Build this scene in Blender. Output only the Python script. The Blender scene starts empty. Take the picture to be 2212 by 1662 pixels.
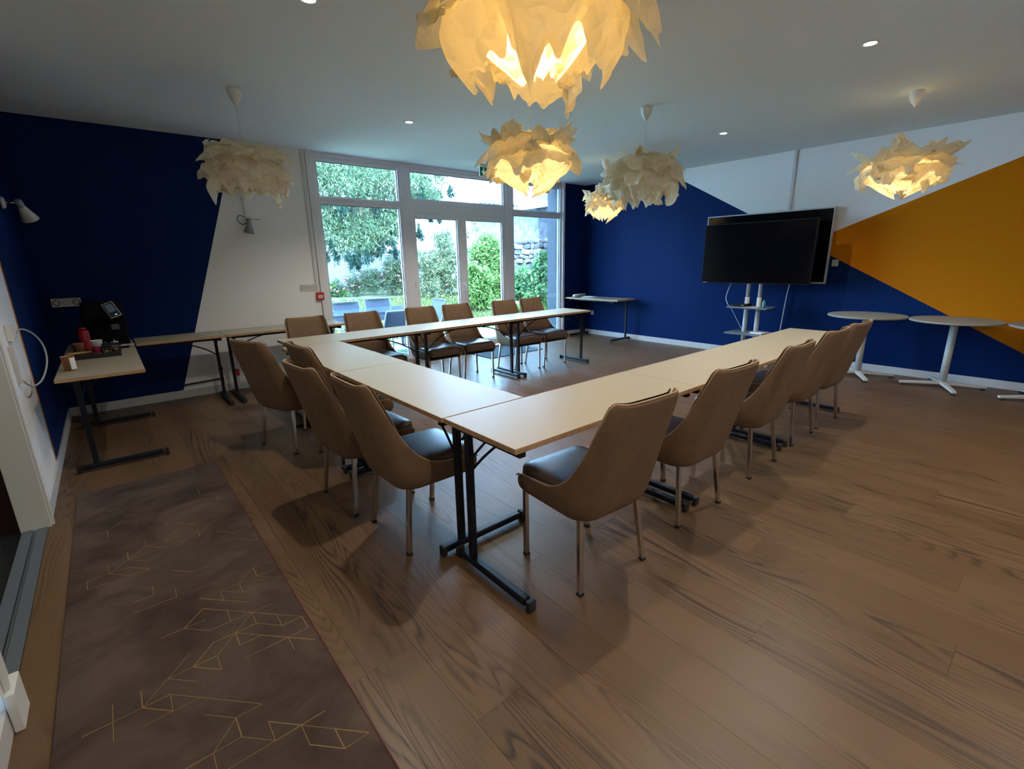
import bpy, bmesh, math, random
import numpy as np
from mathutils import Matrix, Vector, noise
PI = math.pi
S = bpy.context.scene
COL = S.collection

# ------------------------------------------------------------------ camera
def rotz(a): return Matrix.Rotation(a, 4, 'Z')
cam_d = bpy.data.cameras.new('camera')
cam = bpy.data.objects.new('camera', cam_d); COL.objects.link(cam)
cam_d.sensor_width = 36; cam_d.sensor_fit = 'HORIZONTAL'; cam_d.lens = 36 * 1017.7 / 2212
cam_d.clip_start = 0.05; cam_d.clip_end = 200
cam.matrix_world = Matrix.Translation((0, 0, 1.43)) @ rotz(-0.69925665) @ Matrix.Rotation(1.31323894, 4, 'X') @ rotz(-0.01848451)
S.camera = cam

# ------------------------------------------------------------------ world, sun, exposure
wd = bpy.data.worlds.new('sky'); S.world = wd; wd.use_nodes = True
wn = wd.node_tree.nodes; wl = wd.node_tree.links
bg = wn['Background']; bg.inputs[0].default_value = (0.36, 0.64, 1.0, 1); bg.inputs[1].default_value = 46.0
sun_d = bpy.data.lights.new('sun', 'SUN'); sun_d.energy = 20.0; sun_d.angle = 0.009; sun_d.color = (1, 0.97, 0.92)
sun = bpy.data.objects.new('sun', sun_d); COL.objects.link(sun)
sun.rotation_euler = (math.radians(40), 0, math.radians(-22))
S.view_settings.view_transform = 'Standard'; S.view_settings.look = 'None'
S.view_settings.exposure = 0.22; S.view_settings.gamma = 1.0
S.view_settings.use_curve_mapping = False
S.cycles.max_bounces = 10; S.cycles.diffuse_bounces = 6; S.cycles.transparent_max_bounces = 16
S.cycles.transmission_bounces = 6; S.cycles.sample_clamp_indirect = 10.0
CEIL_Z = 2.75; YB = 6.28; XR = 7.17; XL = -0.49; YF = -1.6

# ------------------------------------------------------------------ materials
MATS = {}
def mat(name, col, rough=0.5, metal=0.0, spec=0.5, var=0.0, vscale=8.0, bump=0.0, bscale=60.0, emit=None, coat=0.0):
    if name in MATS: return MATS[name]
    m = bpy.data.materials.new(name); m.use_nodes = True; nt = m.node_tree; N = nt.nodes; L = nt.links
    b = N['Principled BSDF']
    b.inputs['Base Color'].default_value = (*col, 1); b.inputs['Roughness'].default_value = rough
    b.inputs['Metallic'].default_value = metal; b.inputs['Specular IOR Level'].default_value = spec
    if coat: b.inputs['Coat Weight'].default_value = coat; b.inputs['Coat Roughness'].default_value = .15
    tc = N.new('ShaderNodeTexCoord')
    if var > 0:
        n = N.new('ShaderNodeTexNoise'); n.inputs['Scale'].default_value = vscale; n.inputs['Detail'].default_value = 4
        L.new(tc.outputs['Object'], n.inputs['Vector'])
        h = N.new('ShaderNodeHueSaturation'); h.inputs['Color'].default_value = (*col, 1)
        r = N.new('ShaderNodeMapRange'); r.inputs['From Min'].default_value = .3; r.inputs['From Max'].default_value = .7
        r.inputs['To Min'].default_value = 1 - var; r.inputs['To Max'].default_value = 1 + var
        L.new(n.outputs['Fac'], r.inputs['Value']); L.new(r.outputs['Result'], h.inputs['Value'])
        L.new(h.outputs['Color'], b.inputs['Base Color'])
    if bump > 0:
        n2 = N.new('ShaderNodeTexNoise'); n2.inputs['Scale'].default_value = bscale; n2.inputs['Detail'].default_value = 3
        L.new(tc.outputs['Object'], n2.inputs['Vector'])
        bp = N.new('ShaderNodeBump'); bp.inputs['Strength'].default_value = bump; bp.inputs['Distance'].default_value = .004
        L.new(n2.outputs['Fac'], bp.inputs['Height']); L.new(bp.outputs['Normal'], b.inputs['Normal'])
    if emit:
        b.inputs['Emission Color'].default_value = (*emit[0], 1); b.inputs['Emission Strength'].default_value = emit[1]
    MATS[name] = m
    return m
def leaf_mat(name, col, var=.5, trans=.35, vscale=3.0, col2=None):
    m = bpy.data.materials.new(name); m.use_nodes = True; nt = m.node_tree; N = nt.nodes; L = nt.links
    N.remove(N['Principled BSDF']); out = N['Material Output']
    d = N.new('ShaderNodeBsdfDiffuse'); t = N.new('ShaderNodeBsdfTranslucent'); mx = N.new('ShaderNodeMixShader'); mx.inputs[0].default_value = trans
    g = N.new('ShaderNodeNewGeometry'); tc = N.new('ShaderNodeTexCoord')
    n = N.new('ShaderNodeTexNoise'); n.inputs['Scale'].default_value = vscale; n.inputs['Detail'].default_value = 3
    L.new(tc.outputs['Object'], n.inputs['Vector'])
    cr = N.new('ShaderNodeValToRGB'); a = [c * (1 - var) for c in col]; b2 = col2 or [min(1, c * (1 + var)) for c in col]
    cr.color_ramp.elements[0].position = .15; cr.color_ramp.elements[0].color = (*a, 1)
    cr.color_ramp.elements[1].position = .85; cr.color_ramp.elements[1].color = (*b2, 1)
    ad = N.new('ShaderNodeMath'); ad.operation = 'MULTIPLY_ADD'; ad.inputs[1].default_value = .5
    L.new(g.outputs['Random Per Island'], ad.inputs[0])
    m2 = N.new('ShaderNodeMath'); m2.operation = 'MULTIPLY'; m2.inputs[1].default_value = .5
    L.new(n.outputs['Fac'], m2.inputs[0]); L.new(m2.outputs[0], ad.inputs[2]); L.new(ad.outputs[0], cr.inputs['Fac'])
    L.new(cr.outputs['Color'], d.inputs['Color']); L.new(cr.outputs['Color'], t.inputs['Color'])
    L.new(d.outputs[0], mx.inputs[1]); L.new(t.outputs[0], mx.inputs[2]); L.new(mx.outputs[0], out.inputs['Surface'])
    return m
def paper_mat(name, col, tr=.5):
    m = bpy.data.materials.new(name); m.use_nodes = True; nt = m.node_tree; N = nt.nodes; L = nt.links
    N.remove(N['Principled BSDF']); out = N['Material Output']
    d = N.new('ShaderNodeBsdfDiffuse'); t = N.new('ShaderNodeBsdfTranslucent'); mx = N.new('ShaderNodeMixShader'); mx.inputs[0].default_value = tr
    d.inputs['Color'].default_value = (*col, 1); t.inputs['Color'].default_value = (*col, 1)
    tc = N.new('ShaderNodeTexCoord'); n = N.new('ShaderNodeTexVoronoi'); n.inputs['Scale'].default_value = 16; n.feature = 'F1'
    n3 = N.new('ShaderNodeTexNoise'); n3.inputs['Scale'].default_value = 9; n3.inputs['Detail'].default_value = 2
    L.new(tc.outputs['Object'], n3.inputs['Vector']); vm = N.new('ShaderNodeVectorMath'); vm.operation = 'MULTIPLY_ADD'; vm.inputs[1].default_value = (.12, .12, .12); L.new(n3.outputs['Color'], vm.inputs[0]); L.new(tc.outputs['Object'], vm.inputs[2]); L.new(vm.outputs[0], n.inputs['Vector'])
    bp = N.new('ShaderNodeBump'); bp.inputs['Strength'].default_value = .7; bp.inputs['Distance'].default_value = .03
    L.new(n.outputs['Distance'], bp.inputs['Height'])
    L.new(bp.outputs['Normal'], d.inputs['Normal']); L.new(bp.outputs['Normal'], t.inputs['Normal'])
    L.new(d.outputs[0], mx.inputs[1]); L.new(t.outputs[0], mx.inputs[2]); L.new(mx.outputs[0], out.inputs['Surface'])
    return m
def glass_mat(name, tint=(1, 1, 1), refl=.9):
    m = bpy.data.materials.new(name); m.use_nodes = True; nt = m.node_tree; N = nt.nodes; L = nt.links
    N.remove(N['Principled BSDF']); out = N['Material Output']
    t = N.new('ShaderNodeBsdfTransparent'); t.inputs[0].default_value = (*tint, 1)
    g = N.new('ShaderNodeBsdfGlossy'); g.inputs['Roughness'].default_value = 0.02
    f = N.new('ShaderNodeFresnel'); f.inputs[0].default_value = 1.45
    k = N.new('ShaderNodeMath'); k.operation = 'MULTIPLY'; k.inputs[1].default_value = refl; L.new(f.outputs[0], k.inputs[0])
    mx = N.new('ShaderNodeMixShader'); L.new(k.outputs[0], mx.inputs[0]); L.new(t.outputs[0], mx.inputs[1]); L.new(g.outputs[0], mx.inputs[2])
    L.new(mx.outputs[0], out.inputs['Surface'])
    return m
def oak_mat():
    m = bpy.data.materials.new('oak_floor'); m.use_nodes = True; nt = m.node_tree; N = nt.nodes; L = nt.links
    b = N['Principled BSDF']; tc = N.new('ShaderNodeTexCoord'); oi = N.new('ShaderNodeObjectInfo')
    mp = N.new('ShaderNodeMapping'); mp.inputs['Scale'].default_value = (1, .10, 1)
    off = N.new('ShaderNodeVectorMath'); off.operation = 'SCALE'; off.inputs[0].default_value = (7, 31, 5); L.new(oi.outputs['Random'], off.inputs['Scale'])
    ad = N.new('ShaderNodeVectorMath'); ad.operation = 'ADD'
    L.new(tc.outputs['Object'], ad.inputs[0]); L.new(off.outputs[0], ad.inputs[1]); L.new(ad.outputs[0], mp.inputs['Vector'])
    # cathedral rings: noise field banded
    n1 = N.new('ShaderNodeTexNoise'); n1.inputs['Scale'].default_value = 3.4; n1.inputs['Detail'].default_value = 2; n1.inputs['Distortion'].default_value = .5
    L.new(mp.outputs[0], n1.inputs['Vector'])
    mul = N.new('ShaderNodeMath'); mul.operation = 'MULTIPLY'; mul.inputs[1].default_value = 34; L.new(n1.outputs['Fac'], mul.inputs[0])
    fr = N.new('ShaderNodeMath'); fr.operation = 'FRACT'; L.new(mul.outputs[0], fr.inputs[0])
    cr = N.new('ShaderNodeValToRGB'); e = cr.color_ramp.elements; e[0].position = 0; e[0].color = (0, 0, 0, 1); e[1].position = .38; e[1].color = (1, 1, 1, 1)
    e2 = cr.color_ramp.elements.new(.8); e2.color = (1, 1, 1, 1); e3 = cr.color_ramp.elements.new(1); e3.color = (0, 0, 0, 1)
    L.new(fr.outputs[0], cr.inputs['Fac'])
    # where grain is strong
    n2 = N.new('ShaderNodeTexNoise'); n2.inputs['Scale'].default_value = 5; n2.inputs['Detail'].default_value = 3; L.new(mp.outputs[0], n2.inputs['Vector'])
    mr = N.new('ShaderNodeMapRange'); mr.inputs['From Min'].default_value = .42; mr.inputs['From Max'].default_value = .62; L.new(n2.outputs['Fac'], mr.inputs['Value'])
    # fine fibre
    mp3 = N.new('ShaderNodeMapping'); mp3.inputs['Scale'].default_value = (1, .03, 1); L.new(ad.outputs[0], mp3.inputs['Vector'])
    n3 = N.new('ShaderNodeTexNoise'); n3.inputs['Scale'].default_value = 160; n3.inputs['Detail'].default_value = 3; L.new(mp3.outputs[0], n3.inputs['Vector'])
    inv = N.new('ShaderNodeMath'); inv.operation = 'SUBTRACT'; inv.inputs[0].default_value = 1; L.new(cr.outputs['Color'], inv.inputs[1])
    gr = N.new('ShaderNodeMath'); gr.operation = 'MULTIPLY'; L.new(inv.outputs[0], gr.inputs[0]); L.new(mr.outputs[0], gr.inputs[1])
    brk = N.new('ShaderNodeMapRange'); brk.inputs['From Min'].default_value = .25; brk.inputs['From Max'].default_value = .5; L.new(n3.outputs['Fac'], brk.inputs['Value'])
    gr2 = N.new('ShaderNodeMath'); gr2.operation = 'MULTIPLY'; L.new(gr.outputs[0], gr2.inputs[0]); L.new(brk.outputs[0], gr2.inputs[1])
    # base colour per plank
    pr = N.new('ShaderNodeValToRGB'); p = pr.color_ramp.elements; p[0].color = (0.112, .062, .031, 1); p[1].color = (.140, .081, .043, 1)
    L.new(oi.outputs['Random'], pr.inputs['Fac'])
    mx = N.new('ShaderNodeMix'); mx.data_type = 'RGBA'; mx.inputs[7].default_value = (.022, .014, .010, 1)
    ml = N.new('ShaderNodeMath'); ml.operation = 'MULTIPLY'; ml.inputs[1].default_value = .95; L.new(gr2.outputs[0], ml.inputs[0])
    L.new(ml.outputs[0], mx.inputs[0])
    fv = N.new('ShaderNodeMapRange'); fv.inputs['To Min'].default_value = .86; fv.inputs['To Max'].default_value = 1.1; L.new(n3.outputs['Fac'], fv.inputs['Value'])
    hs = N.new('ShaderNodeHueSaturation'); L.new(pr.outputs['Color'], hs.inputs['Color']); L.new(fv.outputs[0], hs.inputs['Value'])
    L.new(hs.outputs['Color'], mx.inputs[6]); L.new(mx.outputs[2], b.inputs['Base Color'])
    rr = N.new('ShaderNodeMapRange'); rr.inputs['To Min'].default_value = .30; rr.inputs['To Max'].default_value = .46; L.new(n3.outputs['Fac'], rr.inputs['Value'])
    L.new(rr.outputs[0], b.inputs['Roughness']); b.inputs['Specular IOR Level'].default_value = .28
    bp = N.new('ShaderNodeBump'); bp.inputs['Strength'].default_value = .22; bp.inputs['Distance'].default_value = .002
    hh = N.new('ShaderNodeMath'); hh.operation = 'SUBTRACT'; L.new(n3.outputs['Fac'], hh.inputs[0]); L.new(gr2.outputs[0], hh.inputs[1])
    L.new(hh.outputs[0], bp.inputs['Height']); L.new(bp.outputs['Normal'], b.inputs['Normal'])
    return m
def rug_mat():
    m = bpy.data.materials.new('rug_pile'); m.use_nodes = True; nt = m.node_tree; N = nt.nodes; L = nt.links
    b = N['Principled BSDF']; tc = N.new('ShaderNodeTexCoord'); b.inputs['Roughness'].default_value = .95; b.inputs['Specular IOR Level'].default_value = .1
    n = N.new('ShaderNodeTexNoise'); n.inputs['Scale'].default_value = 2.6; n.inputs['Detail'].default_value = 6; n.inputs['Roughness'].default_value = .65; n.inputs['Distortion'].default_value = .8
    L.new(tc.outputs['Object'], n.inputs['Vector'])
    cr = N.new('ShaderNodeValToRGB'); e = cr.color_ramp.elements; e[0].position = .32; e[0].color = (.045, .029, .026, 1); e[1].position = .68; e[1].color = (.11, .077, .062, 1)
    L.new(n.outputs['Fac'], cr.inputs['Fac'])
    L.new(cr.outputs['Color'], b.inputs['Base Color'])
    n2 = N.new('ShaderNodeTexNoise'); n2.inputs['Scale'].default_value = 300; L.new(tc.outputs['Object'], n2.inputs['Vector'])
    bp = N.new('ShaderNodeBump'); bp.inputs['Strength'].default_value = .5; bp.inputs['Distance'].default_value = .003
    L.new(n2.outputs['Fac'], bp.inputs['Height']); L.new(bp.outputs['Normal'], b.inputs['Normal'])
    return m

WHITE = mat('white_paint', (.85, .84, .83), .6, bump=.05, bscale=90)
CEILM = mat('ceiling_paint', (.77, .86, .93), .8, bump=.04, bscale=60)
NAVY = mat('navy_paint', (.001, .016, .088), .6, spec=.08, bump=.06, bscale=120)
OCHRE = mat('ochre_paint', (.54, .165, .001), .6, spec=.1, bump=.06, bscale=120)
TRIMW = mat('white_gloss_trim', (.55, .54, .53), .45)
PVC = mat('white_pvc_frame', (.72, .70, .74), .3)
BLACKM = mat('black_powder_coat', (.006, .008, .015), .42, spec=.3)
OAK = oak_mat()
GAP = mat('dark_joint', (.03, .02, .015), .9)
LAM = mat('cream_laminate', (.37, .315, .22), .38, spec=.3, bump=.02, bscale=300)
EDGE = mat('beech_edge', (.42, .25, .13), .45, var=.15, vscale=30)
TAN = mat('tan_fabric', (.160, .096, .056), .82, spec=.2, var=.08, vscale=20, bump=.35, bscale=420)
LEATH = mat('brown_leatherette', (.10, .062, .045), .33, spec=.6, bump=.12, bscale=220)
PIPE = mat('piping', (.34, .22, .13), .55)
CHROME = mat('satin_chrome', (.62, .60, .58), .2, metal=1.0)
RUBBER = mat('black_rubber', (.012, .012, .012), .6)
SCREEN = mat('black_screen', (.002, .002, .003), .12, spec=.25)
BEZEL = mat('black_bezel', (.005, .005, .006), .6, spec=.15)
SILV = mat('silver_bezel', (.5, .5, .5), .35)
WPOW = mat('white_powder_coat', (.50, .49, .46), .4)
WPLAS = mat('white_plastic', (.74, .74, .72), .4)
GLASS = glass_mat('window_glass', (.95, .98, .98), .8)
JAR = glass_mat('jar_glass', (.86, .9, .92), 1.0)
PAPER = paper_mat('crumpled_paper', (.92, .86, .67), .48)
PAPER2 = paper_mat('crumpled_paper_unlit', (.93, .85, .68), .45)
RED = mat('red_plastic', (.45, .012, .015), .4)
KRAFT = mat('kraft_card', (.30, .13, .06), .7)

# ------------------------------------------------------------------ mesh builder
class MB:
    def __init__(s): s.v = []; s.f = []; s.m = []; s.sm = []
    def add(s, vs, fs, mi=0, smooth=False):
        o = len(s.v); s.v += [tuple(p) for p in vs]
        for f in fs: s.f.append(tuple(i + o for i in f)); s.m.append(mi); s.sm.append(smooth)
        return s
    def box(s, x0, x1, y0, y1, z0, z1, mi=0, M=None):
        vs = [Vector((x, y, z)) for z in (z0, z1) for y in (y0, y1) for x in (x0, x1)]
        if M: vs = [M @ p for p in vs]
        return s.add(vs, [(0, 2, 3, 1), (4, 5, 7, 6), (0, 1, 5, 4), (2, 6, 7, 3), (0, 4, 6, 2), (1, 3, 7, 5)], mi)
    def beam(s, p0, p1, w, h, mi=0, up=(0, 0, 1)):
        p0 = Vector(p0); p1 = Vector(p1); d = (p1 - p0).normalized(); u = Vector(up)
        if abs(d.dot(u)) > .98: u = Vector((1, 0, 0))
        a = d.cross(u).normalized(); b = a.cross(d).normalized(); vs = []
        for p in (p0, p1):
            for i, j in ((-1, -1), (1, -1), (1, 1), (-1, 1)): vs.append(p + a * i * w / 2 + b * j * h / 2)
        return s.add(vs, [(0, 1, 2, 3), (7, 6, 5, 4), (0, 4, 5, 1), (1, 5, 6, 2), (2, 6, 7, 3), (3, 7, 4, 0)], mi)
    def tube(s, pts, r, seg=8, mi=0, cap=True):
        pts = [Vector(p) for p in pts]; n = len(pts); rs = r if hasattr(r, '__len__') else [r] * n
        vs = []; t = (pts[1] - pts[0]).normalized(); a = t.orthogonal().normalized()
        for i, p in enumerate(pts):
            if i == 0: t = pts[1] - p
            elif i == n - 1: t = p - pts[i - 1]
            else: t = pts[i + 1] - pts[i - 1]
            t.normalize(); a = (a - t * a.dot(t)).normalized(); b = t.cross(a)
            for k in range(seg):
                an = 2 * PI * k / seg; vs.append(p + (a * math.cos(an) + b * math.sin(an)) * rs[i])
        fs = [(i * seg + k, i * seg + (k + 1) % seg, (i + 1) * seg + (k + 1) % seg, (i + 1) * seg + k) for i in range(n - 1) for k in range(seg)]
        s.add(vs, fs, mi, True)
        if cap:
            o = len(s.v) - len(vs)
            s.f.append(tuple(o + k for k in reversed(range(seg)))); s.m.append(mi); s.sm.append(False)
            s.f.append(tuple(o + (n - 1) * seg + k for k in range(seg))); s.m.append(mi); s.sm.append(False)
        return s
    def lathe(s, prof, c=(0, 0, 0), seg=24, mi=0, M=None, cap=True):
        vs = []; n = len(prof)
        for r, z in prof:
            for k in range(seg):
                an = 2 * PI * k / seg; p = Vector((c[0] + r * math.cos(an), c[1] + r * math.sin(an), c[2] + z)); vs.append(M @ p if M else p)
        fs = [(i * seg + k, i * seg + (k + 1) % seg, (i + 1) * seg + (k + 1) % seg, (i + 1) * seg + k) for i in range(n - 1) for k in range(seg)]
        o = len(s.v); s.add(vs, fs, mi, True)
        if cap:
            s.f.append(tuple(o + k for k in reversed(range(seg)))); s.m.append(mi); s.sm.append(False)
            s.f.append(tuple(o + (n - 1) * seg + k for k in range(seg))); s.m.append(mi); s.sm.append(False)
        return s
    def prism(s, poly, z0, z1, mi=0, M=None):
        n = len(poly); vs = [Vector((x, y, z)) for z in (z0, z1) for x, y in poly]
        if M: vs = [M @ p for p in vs]
        return s.add(vs, [tuple(reversed(range(n))), tuple(range(n, 2 * n))] + [(i, (i + 1) % n, n + (i + 1) % n, n + i) for i in range(n)], mi)
    def sq(s, c, a, b, d, e1=.35, e2=.35, nu=20, nv=14, mi=0):
        def p(x, e): return math.copysign(abs(x) ** e, x)
        vs = []
        for i in range(nv + 1):
            la = -PI / 2 + PI * i / nv
            for k in range(nu):
                lo = 2 * PI * k / nu
                vs.append((c[0] + a * p(math.cos(la), e1) * p(math.cos(lo), e2), c[1] + b * p(math.cos(la), e1) * p(math.sin(lo), e2), c[2] + d * p(math.sin(la), e1)))
        return s.add(vs, [(i * nu + k, i * nu + (k + 1) % nu, (i + 1) * nu + (k + 1) % nu, (i + 1) * nu + k) for i in range(nv) for k in range(nu)], mi, True)
    def build(s, name, mats, parent=None, loc=None, rz=0, bevel=0, solid=0, kind=None, label=None, seg=2):
        me = bpy.data.meshes.new(name); me.from_pydata(s.v, [], s.f)
        mats = mats if isinstance(mats, (list, tuple)) else [mats]
        for m in mats: me.materials.append(m)
        me.polygons.foreach_set('material_index', s.m); me.polygons.foreach_set('use_smooth', s.sm); me.update()
        if bevel:
            bm = bmesh.new(); bm.from_mesh(me); bmesh.ops.remove_doubles(bm, verts=bm.verts, dist=1e-6)
            es = [e for e in bm.edges if len(e.link_faces) == 2 and e.calc_face_angle(0) > .6]
            bmesh.ops.bevel(bm, geom=es, offset=bevel, segments=seg, profile=.6, affect='EDGES'); bm.to_mesh(me); bm.free()
        o = bpy.data.objects.new(name, me); COL.objects.link(o)
        if parent: o.parent = parent
        if loc: o.location = loc
        o.rotation_euler[2] = rz
        if kind: o['kind'] = kind
        if label: o['label'] = label
        return o
def tag(o, label, cat, group=None, kind=None):
    o['label'] = label; o['category'] = cat
    if group: o['group'] = group
    if kind: o['kind'] = kind
    return o
def thing(name, label, cat, loc=(0, 0, 0), rz=0, group=None):
    o = bpy.data.objects.new(name, None); COL.objects.link(o); o.empty_display_size = .1
    o.location = loc; o.rotation_euler[2] = rz
    return tag(o, label, cat, group)
def struct(name, loc=(0, 0, 0)):
    o = bpy.data.objects.new(name, None); COL.objects.link(o); o.location = loc; o['kind'] = 'structure'; return o
def dup(root, loc, rz=0, label=None):
    kids = {}
    for o in list(bpy.data.objects):
        if o.parent: kids.setdefault(o.parent.name, []).append(o)
    def rec(o, par):
        c = o.copy(); COL.objects.link(c)
        if par: c.parent = par
        for k in kids.get(o.name, []): rec(k, c)
        return c
    r = rec(root, None); r.location = loc; r.rotation_euler[2] = rz
    if label: r['label'] = label
    return r
def bez(p0, p1, p2, p3, n=12):
    p0, p1, p2, p3 = map(Vector, (p0, p1, p2, p3))
    return [p0 * (1 - t) ** 3 + p1 * 3 * t * (1 - t) ** 2 + p2 * 3 * t * t * (1 - t) + p3 * t ** 3 for t in [i / n for i in range(n + 1)]]
def smooth_path(P, n=6):
    P = [Vector(p) for p in P]; Q = [P[0]] + P + [P[-1]]; out = []
    for i in range(1, len(Q) - 2):
        for k in range(n):
            t = k / n; a, b, c, d = Q[i - 1:i + 3]
            out.append(.5 * ((2 * b) + (c - a) * t + (2 * a - 5 * b + 4 * c - d) * t * t + (-a + 3 * b - 3 * c + d) * t ** 3))
    return out + [P[-1]]

# ================================================================== SETTING
# floor: substrate + individual planks running along Y
fl_o = MB().box(XL, XR, YF, YB, -.06, -.016).build('floor', GAP, kind='structure')
rnd = random.Random(5)
PW = .192; nx = int(math.ceil((XR - XL) / PW))
for i in range(nx):
    x0 = XL + i * PW; x1 = min(x0 + PW, XR)
    y = YF - rnd.uniform(0, 1.6)
    while y < YB:
        y2 = y + rnd.choice((1.6, 1.9, 2.2, 2.2)); a = max(y, YF); b = min(y2, YB)
        if b - a > .03:
            MB().box(x0 + .0005 - (x0 + x1) / 2, x1 - .0005 - (x0 + x1) / 2, a + .0004 - (a + b) / 2, b - .0004 - (a + b) / 2, -.016, 0).build('plank', OAK, parent=fl_o, loc=((x0 + x1) / 2, (a + b) / 2, 0))
        y = y2
MB().box(XL - .2, XR + .2, YF - .2, YB + .3, CEIL_Z, CEIL_Z + .2).build('ceiling', CEILM, kind='structure')

def paint_wall(name, polys, M, mats, back):
    """polys: list of (mat index, [(u,v)...]) in wall plane; M maps (u,v,0)->world"""
    b = MB()
    for mi, P in polys: b.add([M @ Vector((u, v, 0)) for u, v in P], [tuple(range(len(P)))], mi)
    b.box(*back, 0)
    return b.build(name, mats, kind='structure')
# back wall (left part, beside the window): u = x, v = z
MBK = Matrix(((1, 0, 0, 0), (0, 0, 0, YB), (0, 1, 0, 0), (0, 0, 0, 1)))
WX0, WX1 = 2.18, 6.59
paint_wall('wall_back', [(1, [(XL, 0), (.44, 0), (1.354, CEIL_Z), (XL, CEIL_Z)]), (0, [(.44, 0), (WX0, 0), (WX0, CEIL_Z), (1.354, CEIL_Z)]),
                         (1, [(WX1, 0), (XR, 0), (XR, CEIL_Z), (WX1, CEIL_Z)])], MBK, [WHITE, NAVY], (XL - .2, WX0, YB + .001, YB + .25, 0, CEIL_Z))
MB().box(WX1, XR + .2, YB + .001, YB + .25, 0, CEIL_Z).build('wall_back_corner', WHITE, kind='structure')
# right wall: u = y, v = z
MRT = Matrix(((0, 0, 0, XR), (1, 0, 0, 0), (0, 1, 0, 0), (0, 0, 0, 1)))
k1 = .541; l1 = lambda y: 1.41 + k1 * (y - 2.12); yc = 2.12 + (CEIL_Z - 1.41) / k1; y0b = 2.12 - 1.41 / k1
ya, za = 2.44, l1(2.44); k2 = -.409; y2c = ya + (CEIL_Z - za) / k2
paint_wall('wall_right', [(1, [(YB, 0), (y0b, 0), (ya, za), (yc, CEIL_Z), (YB, CEIL_Z)]), (0, [(ya, za), (y2c, CEIL_Z), (yc, CEIL_Z)]),
                          (2, [(y0b, 0), (YF, 0), (YF, CEIL_Z), (y2c, CEIL_Z), (ya, za)])], MRT, [WHITE, NAVY, OCHRE], (XR + .001, XR + .2, YF, YB, 0, CEIL_Z))
# left wall: blue beyond y 4.55, ochre stripe, white up to the doorway
MLF = Matrix(((0, 0, 0, XL), (1, 0, 0, 0), (0, 1, 0, 0), (0, 0, 0, 1)))
paint_wall('wall_left', [(1, [(4.60, 0), (YB, 0), (YB, CEIL_Z), (4.60, CEIL_Z)]), (2, [(4.54, 0), (4.60, 0), (4.60, CEIL_Z), (4.54, CEIL_Z)]),
                         (0, [(3.60, 0), (4.54, 0), (4.54, CEIL_Z), (3.60, CEIL_Z)])], MLF, [WHITE, NAVY, OCHRE], (XL - .1, XL - .001, 3.6, YB, 0, CEIL_Z))
MB().box(XL - .1, XL, YF, 1.9, 0, CEIL_Z).box(XL - .1, XL, 1.9, 3.6, 2.1, CEIL_Z).build('wall_left_near', WHITE, kind='structure')
MB().box(XL - .1, XR + .1, YF - .15, YF, 0, CEIL_Z).build('wall_front', WHITE, kind='structure')
# baseboards
def baseboard(name, x0, x1, y0, y1, h=.09):
    return MB().box(x0, x1, y0, y1, 0, h).build(name, TRIMW, bevel=.004, kind='structure')
baseboard('baseboard_back', XL, WX0 - .06, YB - .015, YB)
baseboard('baseboard_back_corner', WX1, XR, YB - .015, YB)
baseboard('baseboard_right', XR - .015, XR, YF, YB - .015)
baseboard('baseboard_left', XL, XL + .015, 3.66, YB - .015)
baseboard('baseboard_left_near', XL, XL + .018, YF, 1.94)
# doorway on the left: casings, threshold, hall
DW = mat('door_casing', (.70, .69, .67), .4)
MB().box(XL - .11, XL + .018, 3.56, 3.66, 0, 2.12).box(XL + .018, XL + .028, 3.58, 3.60, 0, 2.1).build('trim_1', DW, bevel=.004, kind='structure')
MB().box(XL - .11, XL + .02, 1.94, 2.06, 0, 2.12).box(XL + .02, XL + .034, 1.96, 1.985, 0, 2.1).box(XL+.02, XL + .045, 1.93, 2.05, 0, .14).build('trim_2', DW, bevel=.004, kind='structure')
MB().box(XL - .11, XL + .018, 2.06, 3.56, 2.02, 2.12).build('trim_3', DW, bevel=.004, kind='structure')
ALU = mat('grey_metal_strip', (.10, .115, .14), .55)
MB().box(XL - .045, XL + .0, 2.06, 3.56, .0, .008).box(XL - .105, XL - .06, 2.06, 3.56, .0, .012).box(XL - .06, XL - .045, 2.06, 3.56, -.01, -.002).build('door_threshold', ALU, bevel=.002, kind='structure')
TERR = mat('hall_terrazzo', (.016, .016, .02), .25, var=.4, vscale=40)
hf = MB().box(-3.2, XL - .1, 1.2, 4.0, -.05, 0).box(XL - .1, XL, 2.0, 3.62, -.05, -.012).build('hall_floor', TERR, kind='structure')
ch = MB(); r2 = random.Random(8)
for k in range(110):
    x = r2.uniform(-1.5, -.66); y = r2.uniform(1.9, 3.8); a = r2.uniform(0, PI); s1 = r2.uniform(.008, .02); s2 = s1 * r2.uniform(.3, .6)
    ch.add([(x + s1 * math.cos(a + t) * (1 if t % PI < 1 else .5), y + s2 * math.sin(a + t), .0006) for t in (0, 1.2, 2.4, 3.8, 5)], [(0, 1, 2, 3, 4)])
ch.build('stone_chip', mat('stone_chips', (.5, .5, .5), .4), parent=hf, kind='stuff')
hl = bpy.data.lights.new('hall_fill_light', 'POINT'); hl.energy = 22; hl.color = (1, .95, .8); hl.shadow_soft_size = .15  # unseen fill light added to brighten the dark hall
hlo = bpy.data.objects.new('hall_fill_light', hl); COL.objects.link(hlo); hlo.location = (-1.7, 2.9, 2.5)
HALL = mat('hall_wall_paint', (.30, .33, .28), .8)
MB().box(-3.2, XL - .1, 4.0, 4.1, 0, CEIL_Z).box(-3.3, -3.2, 1.2, 4.1, 0, CEIL_Z).box(-3.2, XL - .1, 1.1, 1.2, 0, CEIL_Z).box(-3.2, XL - .1, 1.1, 4.1, CEIL_Z, CEIL_Z + .1).build('hall_wall', HALL, kind='structure')
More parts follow.
